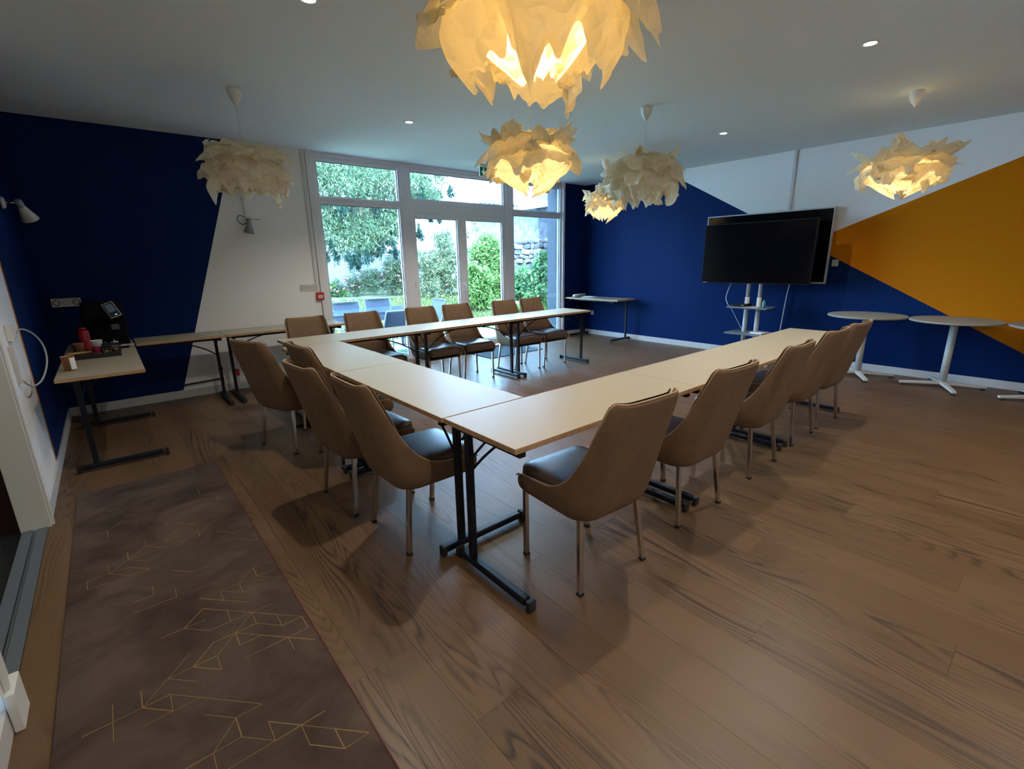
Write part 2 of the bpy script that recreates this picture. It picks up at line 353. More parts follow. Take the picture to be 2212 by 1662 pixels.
MB().box(-3.2, XL - .2, 3.975, 4.0, .02, .10).build('hall_baseboard', mat('stained_wood', (.30, .15, .06), .5, var=.2), kind='structure')
MB().box(XL - .21, XL - .111, 3.62, 3.72, 0, 2.1).build('hall_door_frame', mat('dark_red_wood', (.035, .010, .010), .4), kind='structure')

# ------------------------------------------------------------------ window wall
YW0, YW1 = YB + .02, YB + .09
def wpart(par, name, boxes, m=PVC, bevel=.006):
    b = MB()
    for x0, x1, z0, z1, *yy in boxes:
        y0, y1 = yy if yy else (YW0, YW1)
        b.box(x0, x1, y0, y1, z0, z1)
    return b.build(name, m, parent=par, bevel=bevel)
def unit(name, x0, x1, z0, z1, fw=.045, kind='frame', fb=None):
    """a glazed unit: four frame bars, thin glazing bead and a pane"""
    u = struct(name)
    wpart(u, 'jamb', [(x0, x0 + fw, z0, z1)]); wpart(u, 'jamb', [(x1 - fw, x1, z0, z1)])
    wpart(u, 'rail', [(x0 + fw, x1 - fw, z0, z0 + (fb or fw))]); wpart(u, 'rail', [(x0 + fw, x1 - fw, z1 - fw, z1)])
    gx0, gx1, gz0, gz1 = x0 + fw, x1 - fw, z0 + (fb or fw), z1 - fw; bd = .010
    wpart(u, 'glazing_bead', [(gx0, gx0 + bd, gz0, gz1, YW0 + .022, YW0 + .034), (gx1 - bd, gx1, gz0, gz1, YW0 + .022, YW0 + .034),
                              (gx0, gx1, gz0, gz0 + bd, YW0 + .022, YW0 + .034), (gx0, gx1, gz1 - bd, gz1, YW0 + .022, YW0 + .034)], mat('grey_bead', (.25, .26, .30), .5), 0)
    MB().box(gx0, gx1, YW0 + .036, YW0 + .042, gz0, gz1).build('pane', GLASS, parent=u)
    return u
unit('window_1', 2.19, 3.36, 2.20, 2.70); unit('window_2', 2.19, 3.36, .03, 2.20)
unit('window_3', 3.47, 5.23, 2.25, 2.70)
unit('window_4', 5.36, 6.55, 2.20, 2.70); unit('window_5', 5.36, 6.55, .03, 2.20)
# structural frame: posts, transom, head
MB().box(3.355, 3.475, YW0 - .015, YW1 + .02, 0, 2.72).build('trim_4', PVC, bevel=.01, kind='structure')
MB().box(5.225, 5.365, YW0 - .015, YW1 + .02, 0, 2.72).build('trim_5', PVC, bevel=.01, kind='structure')
MB().box(3.475, 5.225, YW0 - .005, YW1 + .01, 2.115, 2.255).build('trim_6', PVC, bevel=.006, kind='structure')
MB().box(2.18, 6.59, YW0 - .01, YW1 + .12, 2.70, CEIL_Z).build('trim_7', PVC, bevel=.004, kind='structure')
MB().box(2.10, 2.185, YB - .028, YB + .14, 0, CEIL_Z).build('trim_8', mat('white_casing', (.74, .72, .72), .5), bevel=.004, kind='structure')
MB().box(6.55, 6.60, YB - .02, YB + .14, 0, CEIL_Z).build('trim_9', mat('white_casing', (.7, .7, .7)), bevel=.004, kind='structure')
MB().box(2.18, 6.59, YB - .0, YB + .16, -.02, .028).build('window_sill', mat('alu_sill', (.5, .5, .55), .35, metal=.5), bevel=.003, kind='structure')
def leaf(name, x0, x1, hinge):
    u = unit(name, x0, x1, .045, 2.12, fw=.078, fb=.10)
    return u
d1 = leaf('door_1', 3.477, 4.345, 0); d2 = leaf('door_2', 4.355, 5.223, 1)
wpart(d1, 'astragal', [(4.30, 4.40, .05, 2.11, YW0 - .012, YW0)])
hb = MB().box(4.325, 4.355, YW0 - .020, YW0 - .012, .98, 1.12).tube([(4.34, YW0 - .014, 1.08), (4.34, YW0 - .052, 1.08), (4.345, YW0 - .058, 1.06), (4.352, YW0 - .058, .97)], .009, 8)
hb.build('handle', mat('white_handle', (.85, .85, .85), .25), parent=d1)
for z in (.3, 1.1, 1.95): MB().tube([(3.488, YW0 - .012, z - .04), (3.488, YW0 - .012, z + .04)], .01, 8).build('hinge', PVC, parent=d1)
for z in (.3, 1.1, 1.95): MB().tube([(5.222, YW0 - .022, z - .04), (5.222, YW0 - .022, z + .04)], .01, 8).build('hinge', PVC, parent=d2)
MB().add([(4.175 + .036 * math.cos(k * PI / 12), YW0 + .034, 1.21 + .036 * math.sin(k * PI / 12)) for k in range(24)], [tuple(range(24))]).build('sticker', paper_mat('frosted_sticker', (.5, .52, .55), .8), parent=d1, label='round pale safety sticker on the glass')
# exterior pillar right of the windows, exterior wall faces
MB().box(6.53, 7.1, YB + .14, YB + .36, -.1, 3.1).build('exterior_pillar', mat('grey_render', (.10, .115, .135), .9, bump=.3, bscale=40), kind='structure')

# ================================================================== LIGHTS OF THE ROOM
def downlight(x, y, e, lab, spot=True):
    t = thing('ceiling_spotlight', lab, 'spotlight', (x, y, CEIL_Z), 0, 'recessed ceiling spotlights')
    MB().lathe([(.048, .004), (.050, -.004), (.038, -.006), (.034, .0), (.032, .018)], seg=28, cap=False).build('trim_ring', WPLAS, parent=t)
    MB().lathe([(.033, -.001), (.0331, -.003)], seg=24).build('lens', mat('lamp_lens', (1, 1, 1), emit=((1, .97, .92), 22)), parent=t)
    if spot:
        ld = bpy.data.lights.new('spot_beam', 'SPOT'); ld.energy = e; ld.spot_size = math.radians(132); ld.spot_blend = .55
        ld.color = (1, .93, .82); ld.shadow_soft_size = .025
        lo = bpy.data.objects.new('spot_beam', ld); COL.objects.link(lo); lo.parent = t; lo.location = (0, 0, -.012)
    return t
SPOT_E = 82
downlight(1.06, 2.83, SPOT_E, 'small bright recessed ceiling spotlight cut by the top edge, left of the large lit pendant')
downlight(2.54, 4.50, SPOT_E, 'small recessed ceiling spotlight between the left unlit pendant and the middle lit pendant')
downlight(5.52, 2.85, SPOT_E, 'small recessed ceiling spotlight right of the unlit pendant in front of the blue wall')
downlight(4.06, 1.16, SPOT_E, 'small recessed ceiling spotlight upper right, left of the pendant over the ochre wall')
downlight(2.55, 1.17, SPOT_E, 'recessed ceiling spotlight over the near table row, above the picture edge')
downlight(4.06, 4.52, SPOT_E, 'recessed ceiling spotlight hidden behind the middle lit pendant')
downlight(1.06, -.5, SPOT_E, 'recessed ceiling spotlight behind the camera')  # this and the next are unseen repeats, kept to light the room
downlight(4.06, -.6, SPOT_E, 'recessed ceiling spotlight behind the camera on the right')

def vor(p): return noise.voronoi(p)[0][0]
def ruffle(rng, seed, r0, z0, r1, z1, amp, jag, nphi=170, nrow=18, zamp=.03, rough=1.0, bow=0.0):
    """a crumpled paper band from (r0,z0) to the free ragged edge (r1,z1)"""
    b = MB(); vs = []; off = Vector((seed * 3.7, seed * 1.3, seed * 9.1))
    for j in range(nrow + 1):
        t = j / nrow
        for k in range(nphi):
            a = 2 * PI * k / nphi; c = Vector((math.cos(a), math.sin(a), 0))
            lobes = noise.noise(c * 1.7 + off) * 1.0 + noise.noise(c * 3.6 + off * 2) * .8
            edge = 1 + jag * (1.3 * noise.noise(c * 3.5 + off * 3) + .7 * noise.noise(c * 8 + off) + .5 * (vor(c * 4 + off) - .4))
            tt = t * edge
            r = r0 + (r1 - r0) * tt + amp * (.25 + .75 * t) * lobes + bow * math.sin(PI * min(t, 1))
            z = z0 + (z1 - z0) * tt + zamp * t * (noise.noise(c * 2.5 + Vector((9, 2, t)) + off) * 1.6)
            q = Vector((c.x * 2.1, c.y * 2.1, t * 1.3 + z0 * 5)) + off
            f = vor(q) - .4; g = vor(q * 2.1 + Vector((3, 1, 7))) - .35; h = noise.noise(q * 1.2)
            w = min(1, .35 + t)
            r += rough * (f * .075 + g * .030 + h * .03) * w
            z += rough * (f * .03 + g * .018) * w
            aa = a + rough * .10 * noise.noise(q * 1.3 + Vector((1, 5, 2)))
            vs.append((r * math.cos(aa), r * math.sin(aa), z))
    w = nphi
    b.add(vs, [(j * w + k, j * w + (k + 1) % w, (j + 1) * w + (k + 1) % w, (j + 1) * w + k) for j in range(nrow) for k in range(nphi)], 0, True)
    return b
def petal(seed, a, r, z, L, w, curl, lift):
    b = MB(); vs = []; nu, nv = 10, 12; off = Vector((seed * 2.3, seed, seed * .7))
    ca, sa = math.cos(a), math.sin(a)
    for i in range(nv + 1):
        t = i / nv; ww = w * (1 - .85 * t ** 2.2) * (.7 + .3 * math.sin(t * PI))
        for k in range(nu + 1):
            u = -1 + 2 * k / nu
            rr = r + L * t * math.cos(lift + curl * t) + .02 * noise.noise(Vector((u * 2, t * 3, 0)) + off) * 2 - .25 * w * u * u
            zz = z + L * t * math.sin(lift + curl * t) + .03 * noise.noise(Vector((u * 2.5, t * 3, 4)) + off) + .3 * w * abs(u) ** 1.5
            s = ww * u
            vs.append((rr * ca - s * sa, rr * sa + s * ca, zz))
    b.add(vs, [(i * (nu + 1) + k, i * (nu + 1) + k + 1, (i + 1) * (nu + 1) + k + 1, (i + 1) * (nu + 1) + k) for i in range(nv) for k in range(nu)], 0, True)
    return b
def pendant(x, y, zc, R, Hh, lab, seed, power, bands, npet, up_pet=0):
    t = thing('paper_pendant_lamp', lab, 'pendant lamp', (x, y, CEIL_Z), 0, 'crumpled paper pendant lamps')
    pm = PAPER if power > 0 else PAPER2
    d = zc - CEIL_Z
    MB().lathe([(.052, .0), (.052, -.022), (.046, -.05), (.032, -.082), (.012, -.108), (.005, -.125)], seg=28).build('ceiling_cup', WPLAS, parent=t)
    MB().tube([(0, 0, -.12), (0, 0, d + .06)], .0026, 6).build('cord', WPLAS, parent=t)
    MB().lathe([(.006, d + .10), (.020, d + .095), (.022, d + .03), (.016, d + .025)], seg=16).build('lamp_holder', WPLAS, parent=t)
    bulb = MB().lathe([(.012, d + .025), (.016, d + .01), (.029, d - .02), (.03, d - .04), (.022, d - .062), (.004, d - .072)], seg=18)
    bulb.build('bulb', mat('lit_bulb', (1, 1, 1), emit=((1, .70, .40), 60)) if power > 0 else WPLAS, parent=t)
    rng = random.Random(seed)
    for i, (r0, z0, r1, z1, amp, jag, rg, bw) in enumerate(bands):
        b = ruffle(rng, seed + i * 1.37, R * r0, d + Hh * z0, R * r1, d + Hh * z1, R * amp, jag, rough=rg * R / .33, bow=R * bw, zamp=.12 * Hh)
        b.build('paper_sheet', pm, parent=t)
    for i in range(npet + up_pet):
        a = 2 * PI * (i * .618 + rng.uniform(-.04, .04)); upp = i >= npet
        f = -.38 + .78 * ((i * 7) % max(npet, 1)) / max(npet, 1); zz = f * Hh if not upp else .3 * Hh
        rr = R * .80 * math.sqrt(max(.15, 1 - (f / .55) ** 2)) if not upp else R * rng.uniform(.3, .55)
        b = petal(seed + i, a, rr, d + zz, R * rng.uniform(.22, .40), R * rng.uniform(.13, .26), rng.uniform(-1.5, 1.5), (f * 1.6 + rng.uniform(-.6, .6)) if not upp else 1.2)
        b.build('paper_petal', pm, parent=t)
    if power > 0:
        ld = bpy.data.lights.new('bulb_light', 'POINT'); ld.energy = power; ld.color = (1, .70, .31); ld.shadow_soft_size = .045
        lo = bpy.data.objects.new('bulb_light', ld); COL.objects.link(lo); lo.parent = t; lo.location = (0, 0, d - .03)
    return t
#        r0   z0   r1   z1   amp  jag rough
B_LIT = [(.14, .44, .66, .30, .10, .10, .5, .0), (.35, .40, .94, .02, .20, .30, 1.0, .12), (.50, .22, .92, -.22, .18, .30, 1.0, .12), (.82, .02, .20, -.47, .14, .30, 1.35, .24), (.55, .10, .96, .36, .22, .40, 1.0, .05)]
B_OFF = [(.14, .44, .72, .36, .08, .08, .5, .0), (.35, .44, .98, .12, .16, .25, .9, .10), (.50, .22, .98, -.16, .18, .28, 1.0, .10), (.66, .06, .70, -.44, .16, .30, .9, .16), (.50, -.05, .25, -.40, .08, .12, .7, .12)]
B_BIG = [(.14, .44, .66, .30, .10, .10, .5, .0), (.35, .40, .96, .04, .18, .28, 1.0, .12), (.50, .22, .98, -.20, .18, .30, 1.0, .12), (.70, .04, .66, -.46, .16, .30, 1.0, .20), (.50, -.02, .20, -.40, .08, .14, .8, .14), (.55, .10, .98, .36, .22, .40, 1.0, .05)]
LP = 5.5
pendant(1.10, 1.17, 2.17, .295, .46, 'large glowing crumpled paper pendant lamp cut off by the top edge, nearest of all', 3.1, LP * 3.2, B_BIG, 12)
pendant(2.62, 2.87, 2.165, .335, .42, 'lit orange crumpled paper pendant lamp hanging in the middle, in front of the window', 5.7, LP, B_LIT, 16, 3)
pendant(1.03, 4.49, 2.165, .32, .40, 'unlit cream crumpled paper pendant lamp at left, before the white wall', 8.2, 0, B_OFF, 16)
pendant(4.02, 2.82, 2.15, .34, .46, 'unlit beige crumpled paper pendant lamp overlapping the blue wall and white paint', 12.9, 0, B_OFF, 16)
pendant(5.58, 4.54, 2.19, .29, .42, 'small lit crumpled paper pendant lamp farthest away, before the blue corner', 17.3, LP * .8, B_LIT, 12)
pendant(5.51, 1.18, 2.13, .32, .36, 'lit yellow crumpled paper pendant lamp at right, before the ochre and white wall', 21.6, LP * .9, B_LIT, 20)

# ================================================================== TABLES
def folding_table(lab, loc, L, side, rz=0, D=.5, legs=(.055, .055), group='folding meeting tables', post=.14, H=.74, footD=None):
    """long axis local x, origin on the floor at the table centre; posts stand off-centre towards side*y"""
    t = thing('folding_table', lab, 'table', loc, rz, group)
    tb = MB().box(-L / 2 + .001, L / 2 - .001, -D / 2, D / 2, H - .024, H)
    o = tb.build('tabletop', [LAM, EDGE], parent=t, bevel=.0025)
    for p in o.data.polygons:
        if abs(p.normal.z) < .5: p.material_index = 1
    for yy in (-.16, .16):
        MB().box(-L / 2 + .06, L / 2 - .06, yy - .012, yy + .012, H - .052, H - .0245).build('rail', BLACKM, parent=t, bevel=.002)
    for sx, ins in ((-1, legs[0]), (1, legs[1])):
        if ins is None: continue
        x = sx * (L / 2 - ins); py = side * post; F = footD or .26
        lg = MB().box(x - .014, x + .014, py - .017, py + .017, .045, H - .052).build('leg', BLACKM, parent=t, bevel=.003)
        MB().box(x - .020, x + .020, -F + .012, F - .012, .018, .052).build('foot_bar', BLACKM, parent=lg, bevel=.008)
        for s2 in (-1, 1): MB().box(x - .021, x + .021, s2 * F - .020, s2 * F + .004, .0, .053).build('foot_cap', RUBBER, parent=lg, bevel=.006)
        MB().box(x - .016, x + .016, -D / 2 + .02, D / 2 - .02, H - .056, H - .0245).build('head_bar', BLACKM, parent=lg, bevel=.002)
        x2 = x - sx * .44
        pts = bez((x - sx * .014, py, .50), (x - sx * .12, py * .9, .60), (x - sx * .28, py * .6, H - .075), (x2, py * .5, H - .060), 14)
        MB().tube(pts, .0065, 8).build('brace', BLACKM, parent=lg)
        MB().tube([(x, py - side * .028, H - .16), (x, py - side * .13, H - .058)], .006, 8).build('strut', BLACKM, parent=lg)
    return t
R90 = PI / 2
# near row (runs along x), posts towards +y
for k, (xa, xb, lb) in enumerate(((1.07, 2.40, 'cream folding table nearest the camera, its corner pointing at the viewer'),
                                  (2.40, 3.73, 'cream folding table in the middle of the near right-hand row'),
                                  (3.73, 5.06, 'cream folding table at the far end of the near row, before the television stand'))):
    folding_table(lb, ((xa + xb) / 2, 1.51, 0), xb - xa, 1)
# far row
for k, (xa, xb, lb) in enumerate(((1.16, 2.48, 'white folding table at the left end of the far row by the window'),
                                  (2.48, 3.80, 'white folding table in the middle of the far row before the glass doors'),
                                  (3.80, 5.10, 'white folding table at the right end of the far row, nearest the blue corner'))):
    folding_table(lb, ((xa + xb) / 2, 4.59, 0), xb - xa, -1)
# cross piece (runs along y): post towards -x
folding_table('pale folding table of the cross row touching the nearest table corner', (1.315, (1.765 + 3.045) / 2, 0), 1.275, 1, rz=R90)
folding_table('pale folding table of the cross row touching the far row, beside three chairs', (1.315, (3.045 + 4.335) / 2, 0), 1.285, 1, rz=R90)
# coffee table and wall tables
folding_table('pale folding table in the left corner carrying the coffee machine and tray', (-.12, 5.05, 0), 1.84, 1, rz=R90, D=.47, legs=(.28, .29), group='side tables along the walls', post=.15)
folding_table('narrow folding table against the left wall beside the coffee machine', ((.13 + .858) / 2, 5.83, 0), .728, 1, D=.47, legs=(None, .05), group='side tables along the walls', post=.10)
folding_table('folding table against the white wall reaching the window edge', ((.862 + 2.13) / 2, 5.83, 0), 1.268, 1, D=.47, legs=(.07, .07), group='side tables along the walls', post=.10)
folding_table('narrow white folding table in the blue corner holding a paper roll', (6.86, 5.64, 0), 1.22, -1, rz=R90, D=.50, legs=(.12, .12), group='side tables along the walls', post=.17)

# ================================================================== CHAIRS
def catmull(P, n):
    out = []; P = [np.array(p, float) for p in P]; Q = [2 * P[0] - P[1]] + P + [2 * P[-1] - P[-2]]
    m = len(P) - 1
    for i in range(n + 1):
        s = i / n * m; k = min(int(s), m - 1); t = s - k; a, b, c, d = Q[k:k + 4]
        out.append(.5 * ((2 * b) + (c - a) * t + (2 * a - 5 * b + 4 * c - d) * t * t + (-a + 3 * b - 3 * c + d) * t ** 3))
    return out
#      z     half w  y back  wing  radius
SH = [(.338, .180, -.150, .392, .085), (.350, .203, -.178, .428, .088), (.370, .214, -.192, .446, .088), (.400, .220, -.201, .456, .086), (.422, .223, -.207, .456, .084), (.436, .224, -.211, .444, .083), (.443, .224, -.213, .40, .083),
      (.446, .224, -.214, .34, .083), (.451, .2235, -.2155, .262, .082), (.462, .223, -.219, .215, .082), (.482, .222, -.2245, .175, .081), (.52, .220, -.235, .136, .080), (.57, .217, -.2495, .108, .078),
      (.64, .212, -.269, .084, .074), (.71, .207, -.289, .068, .070), (.78, .202, -.309, .056, .064), (.84, .197, -.326, .046, .058), (.872, .190, -.335, .040, .055), (.888, .180, -.340, .034, .050), (.895, .166, -.342, .026, .045)]
def section(w, yb, L, r, nt):
    """U-shaped plan section from the left wing end round the back to the right wing end"""
    ry = min(r, L * .98); pts = []; ns_, na, nb = 5, 6, 4
    left = [(-w, yb + L - (L - ry) * i / ns_) for i in range(ns_)]
    arc = [(-w + r - r * math.cos(PI / 2 * i / na), yb + ry - ry * math.sin(PI / 2 * i / na)) for i in range(na)]
    bk = [(-(w - r) + (w - r) * i / nb, yb) for i in range(nb)]
    half = left + arc + bk
    return half + [(0, yb)] + [(-x, y) for x, y in reversed(half)]
def build_chair(lab, loc, rz, group):
    t = thing('dining_chair', lab, 'chair', loc, rz, group)
    g = [[Vector((x, y, z + .006 * (abs(x) / w) ** 3 * (1 if z > .85 else 0))) for x, y in section(w, yb, L, r, 0)] for z, w, yb, L, r in SH]
    ns = len(g); W = len(g[0]); th = .026
    b = MB(); b.add([p for r in g for p in r], [(i * W + k, i * W + k + 1, (i + 1) * W + k + 1, (i + 1) * W + k) for i in range(ns - 1) for k in range(W - 1)], 0, True)
    sh = b.build('shell', TAN, parent=t)
    md = sh.modifiers.new('s', 'SOLIDIFY'); md.thickness = th; md.offset = 0; md.use_even_offset = False
    sb_ = sh.modifiers.new('b', 'SUBSURF'); sb_.levels = 1; sb_.render_levels = 1
    dg = bpy.context.evaluated_depsgraph_get(); me = bpy.data.meshes.new_from_object(sh.evaluated_get(dg)); sh.modifiers.clear(); sh.data = me
    for p in me.polygons: p.use_smooth = True
    rim = [g[i][0] for i in range(4, ns)] + [g[ns - 1][k] for k in range(1, W)] + [g[i][W - 1] for i in range(ns - 2, 3, -1)]
    MB().tube([p + Vector((math.copysign(.009, p.x) if abs(p.x) > .05 else 0, -.004, .003)) for p in rim], .0040, 6).build('piping', PIPE, parent=t)
    # padded inner back
    rows = [i for i in range(ns) if SH[i][0] >= .462]; pv = []; k0, k1 = 4, W - 4; nr = len(rows)
    for q, i in enumerate(rows):
        e = q / (nr - 1); cr_ = .024 * math.sin(PI * min(max(e, .03), .97)) ** .5
        for k in range(k0, k1):
            p = g[i][k]; u = (k - (W - 1) / 2) / ((k1 - k0 - 1) / 2); n = Vector((-p.x * .55 / .2, 1, .25)).normalized()
            pv.append(p + n * (.011 + cr_ * (1 - .75 * abs(u) ** 3)))
    w2 = k1 - k0
    MB().add(pv, [(i * w2 + k, (i + 1) * w2 + k, (i + 1) * w2 + k + 1, i * w2 + k + 1) for i in range(nr - 1) for k in range(w2 - 1)], 0, True).build('back_pad', TAN, parent=t)
    MB().sq((0, .042, .425), .205, .228, .062, .42, .22, 36, 16).build('seat_cushion', LEATH, parent=t)
    MB().prism([(-.19, -.13), (-.12, -.165), (.12, -.165), (.19, -.13), (.20, .235), (-.20, .235)], .345, .362).build('under_board', BLACKM, parent=t)
    for sx in (-1, 1):
        for sy in (-1, 1):
            top = Vector((sx * (.196 if sy > 0 else .180), -.140 if sy < 0 else .222, .356)); bot = Vector((sx * .210, sy * .18 + (.022 if sy > 0 else 0), .006))
            lg = MB().beam(bot, top, .022, .022).build('leg', CHROME, parent=t, bevel=.002)
            MB().box(bot.x - .0125, bot.x + .0125, bot.y - .0125, bot.y + .0125, 0, .014).build('foot_cap', RUBBER, parent=lg)
    return t
NR = 'chairs along the near side of the right-hand row'; CR = 'chairs along the cross row'; FR = 'chairs along the window side of the far row'
c0 = build_chair('tan upholstered chair nearest the camera, at the near table corner', (1.575, 1.335, 0), math.radians(-4), NR)
for x, y, a, lb in ((2.375, 1.352, -2, 'tan upholstered chair, second from the camera along the near row'),
                    (3.24, 1.365, 1, 'tan upholstered chair, third from the camera along the near row'),
                    (4.045, 1.395, 0, 'tan upholstered chair, fourth along the near row, left of the last chair'),
                    (4.61, 1.39, -3, 'tan upholstered chair, last of the near row, before the round tables')):
    dup(c0, (x, y, 0), math.radians(a), lb)
for x, y, a, lb in ((1.01, 3.96, -71, 'tan upholstered chair pulled out and turned away, leftmost of the cross row'),
                    (1.25, 3.40, -88, 'tan upholstered chair tucked under the cross row behind two nearer chairs'),
                    (1.05, 2.715, -86, 'tan upholstered chair, middle of the cross row, half hidden by the nearest one'),
                    (1.115, 2.15, -90, 'tan upholstered chair of the cross row nearest the camera, dark seat showing')):
    c = dup(c0, (x, y, 0), math.radians(a), lb); c['group'] = CR
for x, y, a, lb in ((1.52, 4.80, 180, 'tan upholstered chair at the left end of the far row, before the wall'),
                    (2.13, 4.80, 182, 'tan upholstered chair of the far row, second from the left, before the outdoor table'),
                    (2.86, 4.82, 179, 'tan upholstered chair of the far row, third from the left, before the door post'),
                    (3.36, 4.81, 176, 'tan upholstered chair of the far row before the left glass door'),
                    (4.125, 4.77, 178, 'tan upholstered chair of the far row before the right door post'),
                    (4.63, 4.77, 180, 'tan upholstered chair of the far row, rightmost, before the right window')):
    c = dup(c0, (x, y, 0), math.radians(a), lb); c['group'] = FR

# ================================================================== RUG, MATS
rug = thing('rug', 'long dark brown runner rug with thin gold geometric lines, left foreground', 'rug')
MB().box(-.375, .40, -.6, 3.955, 0, .009).build('pile', rug_mat(), parent=rug, bevel=.003)
gl = MB(); rr = random.Random(11); ux, uy = .0765, .083
edges = set()
def walk(i, j, n, dirs):
    for _ in range(n):
        d = rr.choice(dirs); a = (i, j); b = (i + d[0], j + d[1]); edges.add((min(a, b), max(a, b))); i, j = b
for (i, j) in ((0, 0),):
    pass
def P(i, j): return (.0 + ux * i, 1.43 + uy * j)
chev = [((0, 0), (1, 0)), ((1, 0), (2, -1)), ((2, -1), (3, -1)), ((3, -1), (4, -2)), ((0, 0), (1, 1)), ((3, -1), (4, -1)), ((4, -2), (5, -3)), ((3, -1), (3, -2)), ((3, -2), (4, -3)), ((4, -3), (5, -3)), ((4, -2), (4, -3)),
        ((1, 1), (2, 1)), ((2, 0), (3, -1)), ((1, 0), (1, 1)), ((2, -1), (2, 0)), ((0, 0), (-1, 0)), ((0, -1), (1, -1)), ((1, -1), (2, -1)), ((0, 0), (0, -1))]
for oi, oj, pr in ((0, 0, 1.0), (2, 6, .8), (1, 5, .5), (0, 8, .5), (-3, 4, .6), (3, 10, .7), (-2, 12, .35), (1, 17, .4), (-4, 16, .3), (3, 22, .3), (-3, 22, .25), (0, 26, .2), (-3, -4, .6), (2, -6, .7), (-1, -12, .5), (2, 13, .25)):
    for a, b in chev:
        if rr.random() < pr: edges.add(((a[0] + oi, a[1] + oj), (b[0] + oi, b[1] + oj)))
for s0, n in (((-3, 4), 6), ((-1, 8), 6), ((-4, 15), 5)):
    i, j = s0
    for q in range(n):
        for d, pr in (((1, 0), .9), ((1, 1), .5), ((0, 1), .5), ((1, -1), .4)):
            if rr.random() < pr: edges.add(((i, j), (i + d[0], j + d[1])))
        i += 1; j += rr.choice((0, 1))
for a, b in sorted({(min(e), max(e)) for e in edges}):
    p = Vector((*P(*a), .0096)); q = Vector((*P(*b), .0096))
    if min(p.x, q.x) < -.36 or max(p.x, q.x) > .39 or max(p.y, q.y) > 3.9 or min(p.y, q.y) < -.5: continue
    w = .0010 if rr.random() < .7 else .0016; d = (q - p).normalized(); n = Vector((-d.y, d.x, 0)) * w
    gl.add([p - n, q - n, q + n, p + n], [(0, 1, 2, 3)])
gl.build('gold_line', mat('gold_thread', (.24, .14, .035), .6), parent=rug, kind='stuff', label='thin gold geometric lines')
MB().box(.400, .404, -.6, 3.955, .0, .0095).build('edge_binding', mat('red_binding', (.10, .02, .02), .9), parent=rug)
mt = MB().box(4.25, 5.33, 5.53, 6.2, 0, .012).build('doormat', mat('grey_mat', (.05, .09, .12), .95, var=.2, bump=.6, bscale=200), bevel=.004)
tag(mt, 'dark blue-grey doormat on the floor inside the glass doors', 'doormat')

# ================================================================== TELEVISIONS
def tv(name, label, W, Hh, th, fm, rim, loc, extra=None):
    """screen faces local -x ; origin at centre of the back"""
    t = thing(name, label, 'television', loc)
    MB().box(-th, -.002, -W / 2, W / 2, -Hh / 2, Hh / 2).build('casing', fm, parent=t, bevel=.004)
    MB().box(-th - .0015, -th + .002, -W / 2 + rim, W / 2 - rim, -Hh / 2 + rim * 1.3, Hh / 2 - rim).build('screen', SCREEN, parent=t)
    return t
wt = tv('wall_television', 'large wall-mounted television with a thin white frame, behind the other one', 1.66, .94, .05, SILV, .016, (XR - .035, 2.955, 1.535))
MB().box(0, .034, -.25, .25, -.2, .2).build('wall_bracket', BEZEL, parent=wt)
ft = tv('stand_television', 'black television on a white floor stand, in front of the wall television', 1.43, .80, .045, BEZEL, .010, (6.745, 2.885, 1.465))
MB().box(-.0475, -.045, .63, .69, -.394, -.388).build('logo_plate', mat('grey_mark', (.5, .5, .5), .4), parent=ft)
st = thing('television_stand', 'white two-pole television floor stand with two grey shelves', 'stand', (6.80, 2.87, 0))
for yy in (-.075, .085):
    pl = MB().lathe([(.030, .06), (.030, .88)], (0, yy, 0), 20).build('pole', WPOW, parent=st)
    MB().lathe([(.024, .88), (.024, 1.45)], (0, yy, 0), 20).build('upper_tube', WPOW, parent=pl)
SHELF = mat('frosted_grey_shelf', (.15, .18, .19), .3)
for zz, dx in ((.755, 0), (.395, 0)):
    pts = [(-.22, -.27), (-.10, -.285), (.16, -.24), (.16, .26), (-.10, .285), (-.22, .27)]
    MB().prism(pts, zz - .018, zz).build('shelf', SHELF, parent=st, bevel=.004)
MB().box(.01, .06, -.30, .30, 1.35, 1.42).box(.01, .06, -.30, .30, 1.52, 1.58).box(.0, .05, -.12, -.05, 1.25, 1.7).box(.0, .05, .05, .12, 1.25, 1.7).build('mount_plate', BEZEL, parent=st)
MB().box(-.36, .30, -.42, -.36, .045, .075).box(-.36, .30, .36, .42, .045, .075).box(-.04, .06, -.42, .42, .045, .085).build('base_frame', WPOW, parent=st, bevel=.008)
for sx in (-.33, .26):
    for sy in (-.39, .39):
        MB().lathe([(.022, -.012), (.024, 0), (.022, .012)], M=Matrix.Translation((sx, sy, .024)) @ Matrix.Rotation(PI / 2, 4, 'X'), seg=16).build('caster', WPLAS, parent=st)
ms = thing('media_box', 'black media box lying on the upper stand shelf', 'media box', (6.76, 3.0, .7565))
MB().box(-.09, .07, -.10, .09, 0, .034).build('body', BEZEL, parent=ms, bevel=.004)
MB().box(-.0915, -.0895, -.06, -.03, .012, .02).build('front_slot', SILV, parent=ms)
tag(MB().add([(6.60, 2.76, .757), (6.70, 2.76, .757), (6.71, 2.92, .757), (6.61, 2.93, .757)], [(0, 1, 2, 3)]).box(6.6, 6.67, 2.74, 2.80, .757, .762).build('paper_sheets', mat('paper', (.75, .72, .68), .8)), 'white papers lying on the front of the upper stand shelf', 'paper')
tag(MB().prism([(6.66, 2.66), (6.85, 2.62), (6.88, 2.80), (6.69, 2.83)], .3965, .416).build('paper_stack', [mat('paper', (.75, .7, .7))], bevel=.001), 'stack of pinkish papers on the lower stand shelf', 'paper')
sb = thing('spray_bottle', 'small teal cleaning bottle on the upper stand shelf', 'bottle', (6.68, 2.68, .756))
